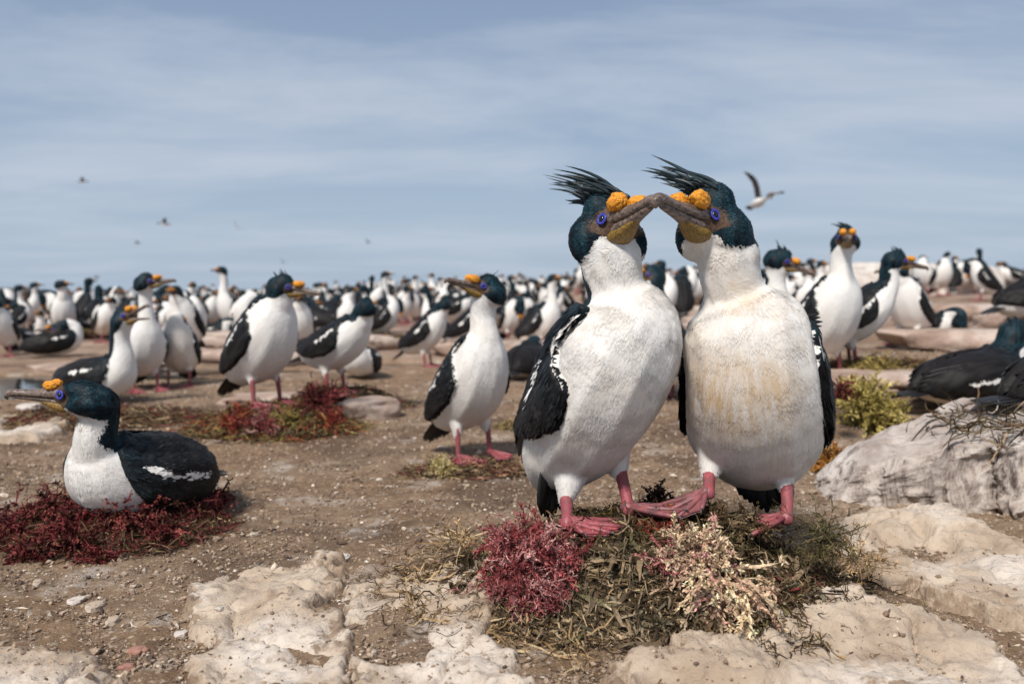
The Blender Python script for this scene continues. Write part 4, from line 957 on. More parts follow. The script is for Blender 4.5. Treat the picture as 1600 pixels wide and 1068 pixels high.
# ------------------------------------------------------------ the pair
def chain_px(L_): return [tuple(W(a, b, y)) + (w_, d_) for a, b, y, w_, d_ in L_]
def hero(name_label, ch, eye_px, eye_y, hyaw, hpitch, hroll, hs, eye_side, body_yaw, legs, tail, crest_dir, **k):
    o = np.array([ch[0][0], ch[0][1], 0.0]); lp = legs
    o = (np.array(lp[0][2]) + np.array(lp[1][2]))/2
    Hm = RZ(R(hyaw)) @ RY(-R(hpitch)) @ RX(R(hroll))
    hc = W(*eye_px, eye_y) - Hm @ (np.array([.0275, eye_side*.0275, .0045])*hs)
    sub = lambda p: tuple(np.array(p)-o)
    ch2 = [sub(c[:3]) + c[3:] for c in ch]; lg = [(sub(a), sub(b), sub(c)) + tuple(d) for a, b, c, *d in legs]; tl = (sub(tail[0]), tail[1], tail[2])
    stain = k.pop('stain', None); st2 = (lambda V, Nn: stain(V+o, Nn)) if stain else None
    parts = bird_parts(ch2, (hc-o, hyaw, hpitch, hroll), lg, tl, body_yaw=body_yaw, lod=0, hs=hs, crest_dir=crest_dir, stain=st2, **k)
    place_bird(parts, o, 0, 1, name_label, 'pair of cormorants touching bills')
def ft(px, py, y):
    p = W(px, py, y); z = fz(p[0], p[1]); 
    return (p[0], p[1], max(z+.004, p[2]-.02) if abs(z-p[2]) < .03 else p[2])
chA = chain_px([(862, 738, 1.60, .050, .045), (880, 705, 1.565, .085, .078), (908, 665, 1.525, .105, .098), (935, 620, 1.49, .117, .106), (957, 575, 1.465, .119, .104),
                (976, 538, 1.455, .112, .098), (986, 508, 1.452, .090, .082), (970, 480, 1.452, .062, .060), (962, 452, 1.452, .0485, .051), (955, 420, 1.45, .0500, .053), (952, 394, 1.45, .052, .053)])
hero('left bird of the touching pair, its black folded wing turned towards us', chA, (940, 342), 1.405, -65, 16, -4, 1.12, -1, -38,
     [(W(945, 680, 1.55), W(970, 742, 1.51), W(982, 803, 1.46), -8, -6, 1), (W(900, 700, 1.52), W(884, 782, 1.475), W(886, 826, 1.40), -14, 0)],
     (W(866, 738, 1.53), (.01, .05, -.99), .082), (-1, .1, .03), ts=.55, nape=.36, side_ab=.36, seed=4, fringe=500, fru=.36, crest_n=120, crest_len=1.0, folds=.0022, big=1.08, bl=.84, thigh=.052,
     wing_low=[(-.05, .34), (.05, .38), (.13, .34), (.22, .30), (.27, .34), (.34, .52), (.44, .54), (.54, .48), (.64, .36), (.74, .22), (.85, .12), (1.0, .07)], barp=(.285, .026), wing_T=.015, lat=.008, wide=1.22, slim=1.18, cs=1.12, legr=1.25,
     stain=lambda V, Nn: .12*smooth(-.2, .8, -Nn[:, 2])+.08)
chB = chain_px([(1182, 732, 1.64, .055, .048), (1180, 710, 1.60, .098, .074), (1179, 680, 1.55, .122, .095), (1178, 636, 1.505, .124, .104), (1175, 592, 1.475, .117, .102),
                (1170, 550, 1.465, .112, .094), (1165, 517, 1.47, .108, .088), (1156, 488, 1.475, .074, .066), (1149, 462, 1.47, .0530, .054), (1141, 428, 1.465, .0525, .053), (1138, 400, 1.46, .054, .054)])
def stainB(V, Nn):
    c = W(1160, 620, 1.38); d = np.sqrt(((V[:, 0]-c[0])/.105)**2 + ((V[:, 2]-c[2])/.085)**2)
    c2 = W(1150, 460, 1.42); d2 = np.sqrt(((V[:, 0]-c2[0])/.05)**2 + ((V[:, 2]-c2[2])/.035)**2)
    return np.clip(.80*(1-smooth(.2, 1.3, d)) + .35*(1-smooth(.3, 1.2, d2)) + .22, 0, 1)*smooth(.3, -.3, Nn[:, 1])
o_ = (np.array(W(1107, 776, 1.47)) + np.array(W(1229, 812, 1.43)))/2
hero('right bird of the touching pair, facing us with a tan stained breast', chB, (1118, 335), 1.405, 230, 11, 5, 1.14, 1, -112,
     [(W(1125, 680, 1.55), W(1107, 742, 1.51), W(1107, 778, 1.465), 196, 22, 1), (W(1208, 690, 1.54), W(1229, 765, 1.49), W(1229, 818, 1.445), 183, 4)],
     (W(1196, 735, 1.56), (.0, .05, -.99), .078), (-1, .15, .14), ts=.55, nape=.30, side_ab=.30, seed=8, fringe=300, fru=.20, crest_n=120, crest_len=.98, big=1.06, bl=1.14, wing_T=.013, thigh=.048, folds=.0022, stain=stainB,
     scap=[(W(1238, 500, 1.52)-o_, (1, .15, .03), 5, .064)],
     wing_low=[(-.05, .36), (.06, .46), (.2, .55), (.45, .57), (.58, .53), (.68, .40), (.78, .25), (.88, .14), (1.0, .08)], lat=.004, wide=1.14, slim=1.18, cs=1.12, legr=1.25)

# ------------------------------------------------------------ named birds behind and beside the pair
def bird_at(loc, yaw, s, label, **k):
    kw = dict(k); p = pose(**kw); return place_bird(p, loc, R(yaw), s, label)
def on(px, py, z=None):
    p = at(px, py); return (p[0], p[1], p[2]-.003)
# sitting bird on the dark red nest at left
SC = (-.83, 1.82)
r_, fs = nest(SC[0]-.03, SC[1]-.02, .235, .150, .055, 71, 'low ring of dark red seaweed under the sitting bird at left', ['maroon', 'wrack', 'brown', 'maroon'], n=260, wd=.0018,
     bushes=[])
def red_ring():
    o = tuple(r_.location); L_ = []
    for k, (px, py, rd, nb) in enumerate([(10, 850, .06, 60), (60, 868, .055, 60), (112, 862, .055, 60), (150, 875, .04, 40), (25, 822, .06, 60), (85, 838, .06, 60), (140, 846, .055, 60), (190, 850, .055, 60), (235, 842, .055, 60), (275, 826, .06, 60),
              (308, 802, .055, 60), (338, 788, .045, 50), (255, 856, .04, 40), (-30, 850, .06, 50), (325, 816, .04, 40), (285, 770, .05, 50), (120, 815, .05, 50), (215, 815, .045, 50)]):
        p = at(px, py); z = float(fs(p[:1], p[1:2])[0])
        L_.append(bush((p[0], p[1], z+.014), nb, rd*1.15, 80+k, 'maroon', .0021, up=(0, -.2, .10), floor=fs, sq=(1.3, 1, .45), br=8, br2=4, droop=.5))
    mkpart('red_seaweed', merge(L_), r_, o)
    p = at(330, 828); mkpart('straw_seaweed', bush((p[0], p[1], p[2]+.01), 30, .035, 97, 'straw', .0012, up=(.2, -.3, -.1), floor=fs, sq=(1, 1, .3), br=3, br2=0), r_, o)
red_ring()
bird_at((-.824, 1.84, float(fs(np.array([SC[0]]), np.array([SC[1]]))[0])-.034), 252, .93, 'cormorant sitting low on the dark red seaweed nest, bill pointing out of the left edge',
        torso='sit', neck='s', hyaw=-74, hpitch=2, lod=0, hs=1.14, crest_n=0, seed=21, nape=.53, side_ab=.56, fur=70000, fringe=0, fru=0, big=.60, cs=.74, tw0=-.35, fat=1.16, ny=.035, hoff=(0, -.035, 0), bl=1.08, barp=(.47, .05))
bird_at((lambda p: (p[0], p[1], p[2]+.010))(on(740, 718)), -50, .94, 'lone standing cormorant left of the pair, pink feet, head turned left with bill raised',
        torso='stand', neck='up', hyaw=-100, hpitch=12, lod=0, fur=60000, nape=.36, seed=22, crest_n=12, crest_len=.35, hs=1.02, big=.90, fat=1.0)
bird_at(on(228, 610), -52, .90, 'tall cormorant with stretched white neck, bill pointing right, beside the left pool',
        torso='stand', neck='tall', hyaw=52, hpitch=4, lod=1, seed=23, nape=.34, crest_len=.6, hs=1.12)
bird_at(on(160, 628), -20, 1.1, 'black backed cormorant with wide open bill, crouching behind the sitting bird at left',
        torso='sit', neck='up', hyaw=0, hpitch=24, openb=24, lod=1, seed=24, nape=.56, hs=1.0, ny=0)
r2, f2 = nest(-.83, 2.98, .30, .20, .075, 31, 'round nest mound with red, maroon and yellow green seaweed under the hunched bird', ['wrack', 'brown', 'green', 'rust'], n=260, wd=.0030,
     bushes=[(-.93, 2.86, .00, .075, 'rust', 60, 'red_seaweed'), (-.84, 2.83, .0, .07, 'red', 50, 'crimson_seaweed'), (-.75, 2.86, .01, .05, 'green', 30, 'green_seaweed'), (-.68, 2.98, .02, .095, 'maroon', 80, 'maroon_seaweed'), (-.62, 2.9, .0, .06, 'rust', 40, 'rusty_seaweed')])
bird_at((-.87, 3.00, float(f2(np.array([-.9]), np.array([3.02]))[0])+.008), -32, .97, 'hunched cormorant standing on the red and green nest, beak pointing right',
        torso='stand', neck='hunch', hyaw=24, hpitch=-6, lod=1, seed=25, nape=.46, hs=1.0, fat=1.08)
r3, f3 = nest(-.72, 3.62, .28, .18, .07, 32, 'low brown nest with maroon weed behind the red and green nest', ['wrack', 'brown', 'maroon'], n=160, wd=.004)
bird_at((-.74, 3.55, float(f3(np.array([-.74]), np.array([3.55]))[0])-.004), -25, .92, 'cormorant with its black head turned away, just right of the hunched nest bird',
        torso='stand', neck='hunch', lean=24, hyaw=115, lod=1, seed=26, nape=.6, hs=1.0)
bird_at(on(563, 590), -88, .95, 'crouching cormorant with no head showing, white belly between two dark wings', torso='sit', neck='back', lod=1, seed=27)
bird_at(on(668, 572), -14, .92, 'side-on cormorant with black tail to the left, left of the lone standing bird\'s neck', torso='stand', neck='hunch', lean=6, hyaw=120, lod=1, seed=28, nape=.5)
bird_at(on(733, 556), -12, .95, 'dark backed cormorant directly behind the neck of the lone standing bird', torso='stand', neck='hunch', lean=10, hyaw=100, lod=1, seed=29, nape=.5)
bird_at(on(822, 588), 70, .95, 'black bird lying low between the lone standing bird and the pair', torso='sit', neck='front', lod=1, seed=30, side_ab=.6)
bird_at(on(803, 535), -65, .95, 'white fronted cormorant bowing its head, right of the lone standing bird\'s neck', torso='stand', neck='front', lod=1, seed=31)
bird_at((.665, 3.75, H1(.665, 3.75)), 125, 1.04, 'black backed cormorant between the necks of the pair, facing left', torso='stand', neck='up', hyaw=68, lod=1, seed=33, nape=.55)
bird_at((.99, 3.35, H1(.99, 3.35)-.02), -52, 1.0, 'cormorant half hidden behind the right bird\'s neck, bill pointing down right', torso='stand', neck='up', hyaw=30, hpitch=-24, lod=1, seed=34)
bird_at((1.235, 3.32, H1(1.235, 3.32)+.01), -64, 1.02, 'tall cormorant facing us with two round orange knobs, right of the pair', torso='stand', neck='up', hyaw=-42, hpitch=0, lod=1, seed=35, crest_dir=(-.55, -.9, .45), crest_n=10, crest_len=.9, hs=1.12, fat=1.06, nape=.3)
r5, f5 = nest(1.50, 3.42, .30, .20, .045, 35, 'flat nest of yellow green and brown seaweed under the bird facing right', ['green', 'brown', 'green', 'wrack', 'maroon'], n=180, wd=.0035,
     bushes=[(1.42, 3.28, .0, .09, 'green', 50, 'green_seaweed'), (1.60, 3.34, .0, .07, 'brown', 40, 'brown_seaweed')])
bird_at((1.40, 3.50, H1(1.40, 3.50)+.02), -10, .94, 'dark backed cormorant with bowed neck, just right of the tall front-facing bird', torso='stand', neck='s', lean=20, hyaw=8, hpitch=-14, lod=1, seed=36, nape=.5, barp=(.42, .045))
bird_at((2.20, 4.75, H1(2.20, 4.75)), 212, .98, 'white bellied cormorant facing left, behind the bird with the bowed neck', torso='stand', neck='hunch', hyaw=-24, lod=1, seed=37)
bird_at(on(1458, 532), -60, .85, 'small white fronted bird sitting low, right of the left-facing bird', torso='sit', neck='front', lod=1, seed=38)
bird_at(on(1532, 470), 150, 1.0, 'hunched black cormorant preening its breast on the rocks near the right edge', torso='stand', neck='front', lean=-5, hyaw=-10, lod=1, seed=39, side_ab=.5)
bird_at((2.92, 4.85, H1(2.92, 4.85)+.03), 8, 1.02, 'large black backed cormorant cut by the right edge, standing on the ledge', torso='stand', neck='up', lean=24, hyaw=60, lod=1, seed=40, nape=.5)
bird_at((1.63, 2.98, H1(1.63, 2.98)+.01), 12, 1.05, 'black cormorant lying flat behind the streaked boulder, tail to the left', torso='sit', neck='hunch', hyaw=-10, lod=1, seed=41, side_ab=.66, nape=.55, barp=(.48, .055))
bird_at((1.47, 2.16, .185), 8, 1.0, 'long black tail and wing tips reaching over the boulder from the right edge', torso='sit', neck='s', lod=1, seed=42, side_ab=.6)
bird_at(on(3, 556), -80, .92, 'pale cormorant cut off by the left edge, standing beyond the pool', torso='stand', neck='hunch', hyaw=-20, lod=1, seed=43)
bird_at(on(92, 556), 32, 1.0, 'hunched black backed cormorant preening, between the left pool and the open billed bird', torso='sit', neck='back', lod=1, seed=44)
bird_at(on(27, 546), -85, .95, 'small cormorant sitting face-on by the left pool', torso='sit', neck='front', lod=1, seed=45)
bird_at(on(280, 603), -84, .86, 'cream bellied cormorant hiding its head, right of the tall stretched bird', torso='stand', neck='back', lod=1, seed=46, stain=lambda V, Nn: .35+0*V[:, 0])
bird_at(on(335, 537), -8, .98, 'small dark winged cormorant sitting side-on above the far pool', torso='sit', neck='front', lod=1, seed=47)
bird_at(on(598, 522), -18, .95, 'black backed cormorant leaning forward on a brown nest in the middle distance', torso='stand', neck='front', lean=20, lod=1, seed=48)
p = at(605, 535); nest(p[0], p[1]-.1, .32, .2, .06, 36, 'brown weedy nest below the forward leaning bird in the middle distance', ['brown', 'green', 'wrack'], n=120, wd=.006)
p = at(330, 560); nest(p[0], p[1], .35, .2, .06, 37, 'brown nest mound at the far pool under the small sitting bird', ['brown', 'wrack'], n=110, wd=.006)
p = at(150, 655); nest(p[0], p[1], .42, .22, .03, 38, 'flat scatter of brown weed behind the sitting bird\'s head', ['brown', 'wrack', 'maroon', 'straw'], n=220, wd=.003)
p = at(735, 735); nest(p[0], p[1], .19, .10, .008, 39, 'thin scatter of dried weed around the feet of the lone standing bird', ['brown', 'wrack', 'straw', 'maroon'], n=90, wd=.0022,
     bushes=[(p[0]-.075, p[1]-.05, .0, .045, [(.42, .34, .14), (.50, .40, .20), (.33, .26, .10)], 60, 'straw_seaweed'), (p[0]-.09, p[1]+.02, .0, .035, [(.42, .34, .14), (.50, .40, .20)], 40, 'dried_seaweed')])
p = at(808, 668); nest(p[0], p[1], .08, .05, .02, 40, 'small yellowish weed tuft just left of the pair\'s dark wing', ['green', 'straw'], n=60, wd=.0025)
# yellow green seaweed clump between the pair and the boulder
def weed_clump():
    c = at(1352, 668); o = (c[0], c[1], c[2]); root = empty('seaweed_clump', o); tag(root, 'bushy yellow green seaweed clump between the right bird of the pair and the boulder', 'seaweed clump', 'seaweed nests')
    fl = lambda x, y: hterr(x, y); Q = [(.30, .235, .065), (.40, .32, .10), (.22, .17, .045), (.48, .39, .14)]
    mkpart('fronds', merge([bush((c[0], c[1], c[2]+.06), 150, .115, 5, Q, .0032, up=(0, -.2, .5), floor=fl, br=7, br2=3), bush((c[0]+.06, c[1]+.02, c[2]+.03), 90, .09, 6, Q, .0030, floor=fl, br=7, br2=3), bush((c[0]-.02, c[1]+.03, c[2]+.11), 60, .07, 16, Q, .0030, floor=fl, br=7, br2=3)]), root, o)
    c2 = W(1305, 675, 2.35); mkpart('orange_seaweed', bush((c2[0], c2[1], H1(c2[0], c2[1])+.02), 90, .085, 7, 'orange', .0026, floor=fl, br=6, br2=2), root, o, 'orange brown weed at the clump\'s left foot')
    c3 = W(1318, 610, 2.6); mkpart('maroon_seaweed', bush((c3[0], c3[1], c3[2]), 40, .05, 8, 'maroon', .003, floor=fl, br=6, br2=2), root, o)
weed_clump()
def boulder_weed():
    c = W(1565, 672, 2.0); o = tuple(c); root = empty('seaweed_nest', o); tag(root, 'ragged dark nest of weed and feathers on top of the streaked boulder', 'nest', 'seaweed nests')
    g = np.random.default_rng(3); n = 420; rt = np.stack([g.uniform(1.03, 1.50, n), g.uniform(1.92, 2.2, n), g.uniform(.185, .225, n)], 1)
    k = (rt[:, 0]-1.03)/.2; rt[:, 2] -= .02*(1-np.clip(k, 0, 1))
    d = g.normal(0, 1, (n, 3))*[1, .6, .25] + [0, -.25, -.1]
    a = ribbons(n, 7, rt, d, .10*g.uniform(.4, 1.2, n), .0022, 4, 'wrack', 1.0, .6); b = ribbons(150, 7, rt[:150]+[0.05, -.03, 0], d[:150], .06, .0014, 5, [(.45, .40, .34), (.3, .24, .17), (.55, .5, .44)], 1.2, .8)
    mkpart('strands', merge([a, b]), root, o)
boulder_weed()

# ------------------------------------------------------------ the crowd farther up the slope
PROTO = []
def proto(desc, **k):
    V, Fs, mats, fm, at_ = cat_parts(pose(lod=2, **k)); PROTO.append((desc, build_mesh('cormorant', V, Fs, mats, fm, at_)))
proto('standing upright', torso='stand', neck='up', seed=1)
proto('standing long necked', torso='stand', neck='tall', seed=2, nape=.36)
proto('standing hunched', torso='stand', neck='hunch', seed=3)
proto('standing head aside', torso='stand', neck='s', hyaw=80, seed=4)
proto('bowing to preen its breast', torso='stand', neck='front', seed=5)
proto('with head tucked over its back', torso='stand', neck='back', seed=6, fat=1.05)
proto('sitting low with raised neck', torso='sit', neck='s', seed=7)
proto('sitting low with bowed head', torso='sit', neck='front', seed=8)
proto('leaning with curved neck', torso='stand', neck='s', lean=28, seed=9, nape=.5)
proto('standing head back', torso='stand', neck='up', hyaw=-140, seed=10)
proto('stooping', torso='stand', neck='hunch', lean=34, hyaw=70, seed=11, nape=.55, fat=1.08)
proto('standing soiled and hunched', torso='stand', neck='hunch', hyaw=-60, seed=12, fat=1.12, stain=lambda V, Nn: .75*smooth(.30, .10, V[:, 2]))
proto('lying flat', torso='sit', neck='hunch', seed=13, side_ab=.55, nape=.6, fat=.95)
proto('twisting to preen its flank', torso='stand', neck='back', lean=16, ny=.05, seed=14, side_ab=.5)
MARKS = [(-99, 'above the left pool'), (70, 'above the preening bird'), (140, 'above the open billed bird'), (205, 'by the tall stretched bird'), (290, 'right of the tall stretched bird'),
         (350, 'left of the hunched nest bird'), (420, 'behind the hunched nest bird'), (500, 'above the bird facing away'), (570, 'above the leaning bird'), (650, 'left of the lone bird\'s bill'),
         (720, 'behind the lone bird\'s head'), (800, 'between lone bird and pair'), (870, 'left of the pair'), (1000, 'between the pair\'s necks'), (1110, 'behind the pair\'s right neck'), (1190, 'right of the pair'),
         (1310, 'behind the tall front-facing bird'), (1400, 'above the right nest birds'), (1490, 'beside the rock preening bird'), (1570, 'at the right edge')]
def crowd():
    g = random.Random(5); pts = []; grid = {}
    taken = [(o.location.x, o.location.y) for o in bpy.data.objects if o.name.startswith('cormorant') and o.parent is None]
    tries = 0; far = []
    while len(pts) < 900 and tries < 60000:
        tries += 1; u = g.random(); y = 5.9*(32/5.9)**(u**.82); px = g.uniform(-40, 1640); x = (px-800)/FPX*y
        base = W(px, 440, y)[0]; x = base; z = H1(x, y); fy = 440 + (CAMH-z)/y*FPX
        if any(((x-cx)/rx)**2+((y-cy)/ry)**2 < 1.4 for cx, cy, rx, ry in POOLS): continue
        # open bare rock in the middle distance and under the right hand rocks
        if 560 < px < 800 and y < 8 and g.random() < .6: continue
        if px > 1300 and (y < 9 or g.random() < .72): continue
        if 1190 < px <= 1300 and g.random() < .35: continue
        if fbm(np.array([[x, y, 0]]), .55, 2, 77)[0] < -.35 and g.random() < .6: continue
        dmin = .25 + .002*y
        if any((x-a)**2+(y-b)**2 < dmin**2 for a, b in pts) or any((x-a)**2+(y-b)**2 < .36 for a, b in taken): continue
        pts.append((x, y))
    pts.sort(key=lambda p: p[1]); farp = pts[262:]; pts = pts[:262]
    for k, (x, y) in enumerate(pts):
        px = 800 + x/y*FPX; j = g.choices(range(14), [7, 3, 11, 5, 11, 11, 7, 9, 8, 4, 9, 8, 7, 9])[0]; yaw = g.choice([g.gauss(-75, 40), g.gauss(0, 45), g.gauss(180, 45), g.uniform(0, 360), g.gauss(-60, 60)])
        desc, me = PROTO[j]; o = link('cormorant', me, None, (x, y, H1(x, y)+g.uniform(0, .03))); o.rotation_euler = (0, 0, R(yaw)); s = g.uniform(.82, 1.06); o.scale = (s, s, s*g.uniform(.95, 1.05))
        row = 'first crowd row' if y < 8 else 'second crowd row' if y < 9.5 else 'third crowd row' if y < 11.5 else 'fourth crowd row' if y < 14 else 'far crowd'
        mk = [t for a, t in MARKS if px >= a][-1] if px >= -99 else MARKS[0][1]
        yy = ((yaw+180) % 360)-180; f = 'facing us' if -130 < yy < -50 else 'facing right' if -50 <= yy < 50 else 'facing away' if 50 <= yy < 130 else 'facing left'
        tag(o, '%s %s, %s, %s' % (desc.replace('with head tucked over its back', 'head tucked back'), f, row, mk), 'cormorant', 'imperial cormorants of the colony')
    # the last rows merge into one mass on the skyline
    V = []; C_ = []
    parts = []; rng = random.Random(9); base_ids = [0, 2, 4, 5, 7, 10, 11, 13]
    arr = []
    for j in base_ids:
        me = PROTO[j][1]; n = len(me.vertices); v = np.empty(n*3, np.float32); me.vertices.foreach_get('co', v); nl = len(me.loops); li = np.empty(nl, np.int32); me.loops.foreach_get('vertex_index', li)
        tot = np.empty(len(me.polygons), np.int32); me.polygons.foreach_get('loop_total', tot); stt = np.cumsum(tot)-tot; mi = np.empty(len(tot), np.int32); me.polygons.foreach_get('material_index', mi)
        bl = np.empty(n, np.float32); me.attributes['blk'].data.foreach_get('value', bl); tn = np.empty(n, np.float32); me.attributes['tone'].data.foreach_get('value', tn)
        sel = {k: (li[(stt[tot == k][:, None] + np.arange(k)[None])], mi[tot == k]) for k in (3, 4)}
        arr.append((v.reshape(-1, 3), sel, bl, tn, [m.name for m in me.materials]))
    names = sorted(set(m for a in arr for m in a[4])); VV = []; FF = {3: [], 4: []}; BL = []; TN = []; n0 = 0
    for (x, y) in farp:
        a = rng.choice(arr); th = R(rng.gauss(-75, 60)); s = rng.uniform(.88, 1.05)
        v = (a[0]*s) @ RZ(th).T + [x, y, H1(x, y)]
        for k in (3, 4):
            f, m = a[1][k]
            if len(f): FF[k].append((f.astype(np.int64)+n0, np.array([names.index(q) for q in a[4]])[m]))
        VV.append(v); BL.append(a[2]); TN.append(a[3]); n0 += len(v)
    Vc = np.concatenate(VV); Fs = [np.concatenate([f for f, _ in FF[k]]) for k in (3, 4)]; fm = np.concatenate([np.concatenate([m for _, m in FF[k]]) for k in (3, 4)])
    skin = np.full(len(Vc), -1.0)
    tag(link('distant_flock', build_mesh('distant_flock', Vc, Fs, names, fm, dict(blk=np.concatenate(BL), tone=np.concatenate(TN), skin=skin, root=Vc, flow=Vc*.05))), 'blurred mass of black and white birds packed along the skyline', 'birds', None, 'stuff')
    # brown nests and rocks among the crowd
    g3 = random.Random(31)
    for k, (x, y) in enumerate(g3.sample([p for p in pts if p[1] < 13], 26)):
        px = 800 + x/y*FPX; mk = [t for a, t in MARKS if px >= a][-1] if px >= -99 else MARKS[0][1]
        y = y - .10; row = 'first crowd row' if y < 8 else 'second crowd row' if y < 9.5 else 'third crowd row' if y < 11.5 else 'fourth crowd row'
        nest(x, y, g3.uniform(.24, .36), g3.uniform(.18, .24), g3.uniform(.04, .08), 100+k, '%s, %s, %s' % (('brown nest mound', 'reddish brown nest', 'dark weedy nest', 'greenish brown nest')[k % 4], row, mk),
             (['brown', 'wrack'], ['maroon', 'brown'], ['wrack', 'wrack'], ['green', 'wrack'])[k % 4], n=60, wd=.008)
    g2 = random.Random(12)
    for k in range(34):
        y = g2.uniform(5.6, 15); px = g2.uniform(20, 1290); x = (px-800)/FPX*y
        if any(((x-cx)/rx)**2+((y-cy)/ry)**2 < 1.6 for cx, cy, rx, ry in POOLS): continue
        mk = [t for a, t in MARKS if px >= a][-1]
        rock((x, y, H1(x, y)), (g2.uniform(.25, .6), g2.uniform(.15, .3), g2.uniform(.05, .13)), g2.uniform(-20, 20), 70+k, 'pink_rock', 'low %s rock, %s, %s' % (('pink', 'pale', 'rounded', 'flat', 'whitish', 'brown')[k % 6], 'nearer the pools' if y < 8 else 'in the second crowd rows' if y < 11 else 'deep in the crowd', mk), flat=.2, group='rocks among the crowd')
crowd()

# ------------------------------------------------------------ birds in the air
def flyer(lod=1, up=50, flap=50):
    ch = [(-.24, 0, 0, .018, .014), (-.19, 0, 0, .045, .038), (-.10, 0, 0, .072, .064), (0, 0, 0, .080, .074), (.07, 0, .0, .066, .062), (.12, 0, .003, .046, .044), (.17, 0, .005, .034, .034), (.23, 0, .008, .029, .030), (.28, 0, .01, .029, .030)]
    ps = bird_parts(ch, ((.325, 0, .012), 0, 0), [], ((-.24, 0, 0), (-1, 0, -.02), .13), lod=lod, ts=.5, wings=False, crest_n=0, seed=3, side_ab=.4, nape=.45)
    for s in (-1, 1):
        m = 14; f = np.linspace(0, 1, m); sweep = -.10*f**2 + .05*np.sin(f*PI); a = R(up); 
        y = .04 + f*.50*math.cos(a); z = .03 + f*.50*math.sin(a) + .05*np.sin(f*PI)
        chord = np.interp(f, [0, .3, .6, .85, 1], [.085, .080, .068, .045, .006])
        P = np.stack([sweep+.02, s*y, z], 1)
        V, F = tube(P, chord, .006*(1-f)+.0018, 12, S=np.array([1.0, 0, 0]))
        # ragged trailing edge
        tr = V[:, 0] < np.interp(np.abs(V[:, 1]), np.sort(np.abs(P[:, 1])), P[np.argsort(np.abs(P[:, 1])), 0]) - .02
        V[:, 0] += np.where(tr, .010*np.sin(np.linalg.norm(V[:, 1:], axis=1)*220), 0)
        ps.append(Part('wing', 'flight_feather', V, F))
    return ps
def fly(px, py, y, yaw, pitch, roll, s, label, lod=1, up=50, single=False):
    ps = flyer(lod, up); loc = tuple(W(px, py, y))
    if single:
        V, Fs, mats, fm, a = cat_parts(ps); r = link('flying_bird', build_mesh('flying_bird', V, Fs, mats, fm, a), None, loc)
    else:
        r = empty('flying_bird', loc)
        for p in ps: emit(p, r)
    r.rotation_euler = (R(roll), R(-pitch), R(yaw)); r.scale = (s, s, s); tag(r, label, 'bird', 'birds in flight')
fly(1186, 316, 11.5, -75, 12, -26, .85, 'brown winged bird flying with raised wing, just right of the pair\'s heads', up=46)
for (px, py, y, yaw, rl, lb) in [(128, 284, 48, 20, 10, 'tiny distant bird gliding high at far left of the sky'), (258, 350, 38, 200, 0, 'small pale bird with arched wings, left of centre in the sky'), (370, 356, 52, 120, 40, 'small dark bird above the hunched nest bird'),
        (214, 381, 70, 10, 0, 'faint bird low in the sky above the tall stretched bird'), (575, 379, 75, 60, 20, 'tiny dark bird alone in the middle of the sky'), (442, 410, 75, 90, 30, 'tiny bird just above the crowd left of centre'), (150, 435, 70, 0, 5, 'faint bird skimming the far crowd at left')]:
    fly(px, py, y, yaw, 5, rl, .9, lb, lod=2, up=28, single=True)

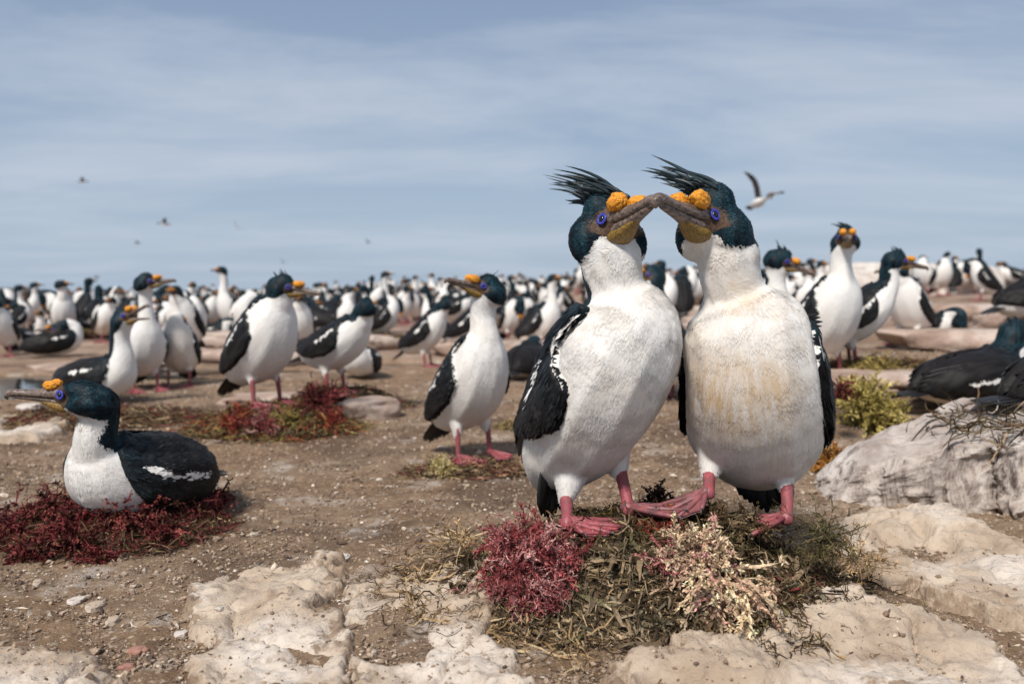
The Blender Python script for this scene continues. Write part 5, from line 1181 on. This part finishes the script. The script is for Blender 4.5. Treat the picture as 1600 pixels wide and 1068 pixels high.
# ------------------------------------------------------------ gravel and scraps
def gravel():
    from mathutils.bvhtree import BVHTree
    trees = []
    for o in bpy.data.objects:
        if o.name.startswith('rock_slab'):
            me = o.data; vv = [tuple(np.array(v.co)+np.array(o.location)) for v in me.vertices]; va = np.array(vv); trees.append((va.min(0), va.max(0), BVHTree.FromPolygons(vv, [tuple(p.vertices) for p in me.polygons])))
    g = np.random.default_rng(3)
    def scatter(n, y0, y1, pw=1.0):
        y = y0*(y1/y0)**(g.random(n)**pw); az = g.uniform(-.75, .75, n); x = az*y; z = hterr(x, y); keep = np.ones(n, bool); sl = np.zeros(n, bool)
        for i in range(n):
            for t in trees:
                if not (t[0][0] < x[i] < t[1][0] and t[0][1] < y[i] < t[1][1]): continue
                h = t[2].ray_cast(Vector((x[i], y[i], 1)), Vector((0, 0, -1)))
                if h[0] is not None and h[0].z > z[i]: z[i] = h[0].z; sl[i] = True
        cl = fbm(np.stack([x, y, 0*x], 1), 9, 3, 4)
        keep = np.where(sl, (g.random(n) < .13) & (cl > -.1), True)
        e = ((x-NX)/.28)**2 + ((y-NY)/.2)**2; keep &= e > 1
        for cx, cy, rx, ry in POOLS: keep &= ((x-cx)/rx)**2+((y-cy)/ry)**2 > 1
        return x[keep], y[keep], z[keep]
    x, y, z = scatter(95000, .95, 4.6, 1.25); n = len(x); sz = .00115*np.exp(g.normal(0, .55, n))*(.75+.32*y); sz = np.minimum(sz, .009)
    pc = np.array([(.34, .25, .18), (.42, .32, .23), (.22, .15, .11), (.52, .43, .34), (.12, .085, .065), (.64, .56, .47), (.30, .22, .15), (.36, .27, .20), (.26, .19, .135)])
    col = pc[g.choice(9, n, p=[.22, .14, .20, .06, .10, .025, .115, .10, .04])]*g.uniform(.8, 1.2, (n, 1))
    dv = 1+.28*g.normal(0, 1, (n, 12)); Vs = ICO1_V[None]*np.clip(dv, .5, 1.6)[..., None]*(sz[:, None]*g.uniform(.6, 1.5, (n, 3))*[1, 1, .75])[:, None]
    a = g.uniform(0, 2*PI, n); c, s = np.cos(a)[:, None], np.sin(a)[:, None]; X = Vs[..., 0]*c-Vs[..., 1]*s; Yv = Vs[..., 0]*s+Vs[..., 1]*c
    V = np.stack([X + x[:, None], Yv + y[:, None], Vs[..., 2]+(z+sz*.25)[:, None]], -1).reshape(-1, 3); F = (ICO1_F[None]+(np.arange(n)*12)[:, None, None]).reshape(-1, 3)
    tag(link('gravel', build_mesh('gravel', V, [F], ['pebbles'], at={'col': np.repeat(col, 12, axis=0)}, smooth=False)), 'brown grit and small stones strewn over the bare dirt', 'gravel', None, 'stuff')
    x, y, z = scatter(1500, .95, 5.0, .9); n = len(x)
    v = ribbons(n, 5, np.stack([x, y, z+.003], 1), np.concatenate([g.normal(0, 1, (n, 2)), g.normal(0, .06, (n, 1))], 1), .022*g.uniform(.3, 1.5, n), .0012*g.uniform(.5, 1.6, n), 6, [(.35, .25, .16), (.07, .05, .035), (.5, .42, .33), (.14, .09, .06), (.26, .18, .11), (.05, .035, .03)], 1.0, .1)
    tag(link('weed_scraps', build_mesh('weed_scraps', v[0], [v[1]], ['seaweed'], at={'col': v[2]})), 'dry weed scraps and bits of twig scattered over the dirt', 'weed scraps', None, 'stuff')
gravel()
for k, (px, py, r_s, c, lb) in enumerate([(283, 992, .0075, 'white_rock', 'small white pebble left of the cream slab in the foreground'), (120, 940, .010, 'white_rock', 'whitish stone on the dirt below the dark red nest'), (150, 950, .012, 'slab_rock', 'tan pebble right of the whitish stone'),
        (176, 972, .010, 'slab_rock', 'buff chip of rock in the left foreground'), (538, 872, .009, 'white_rock', 'pale chip just above the corner of the cream slab'), (690, 700, .008, 'white_rock', 'white pebble near the feet of the lone standing bird'),
        (1340, 820, .012, 'white_rock', 'pale angular stone at the right end of the pair\'s nest'), (1365, 822, .010, 'white_rock', 'rounded pale stone between the nest and the boulder'), (60, 912, .009, 'slab_rock', 'flat brown pebble near the left edge'), (420, 910, .008, 'slab_rock', 'small pebble lying on the cream slab'),
        (215, 1018, .009, 'pink_chip', 'reddish chip on the dirt at bottom left'), (198, 1045, .008, 'pink_chip', 'pinkish brown flake near the bottom edge')]):
    if 'pink_chip' not in MATS: simple('pink_chip', (.36, .19, .14), .8, scale=90, col2=(.30, .14, .10))
    p = at(px, py); rock((p[0], p[1], p[2]+.012 if k in (9,) else p[2]), (r_s*1.3, r_s, r_s*.7), k*37, 90+k, c, lb, cat='pebble', name='pebble', group='loose pebbles', sink=.3, amp=.3)
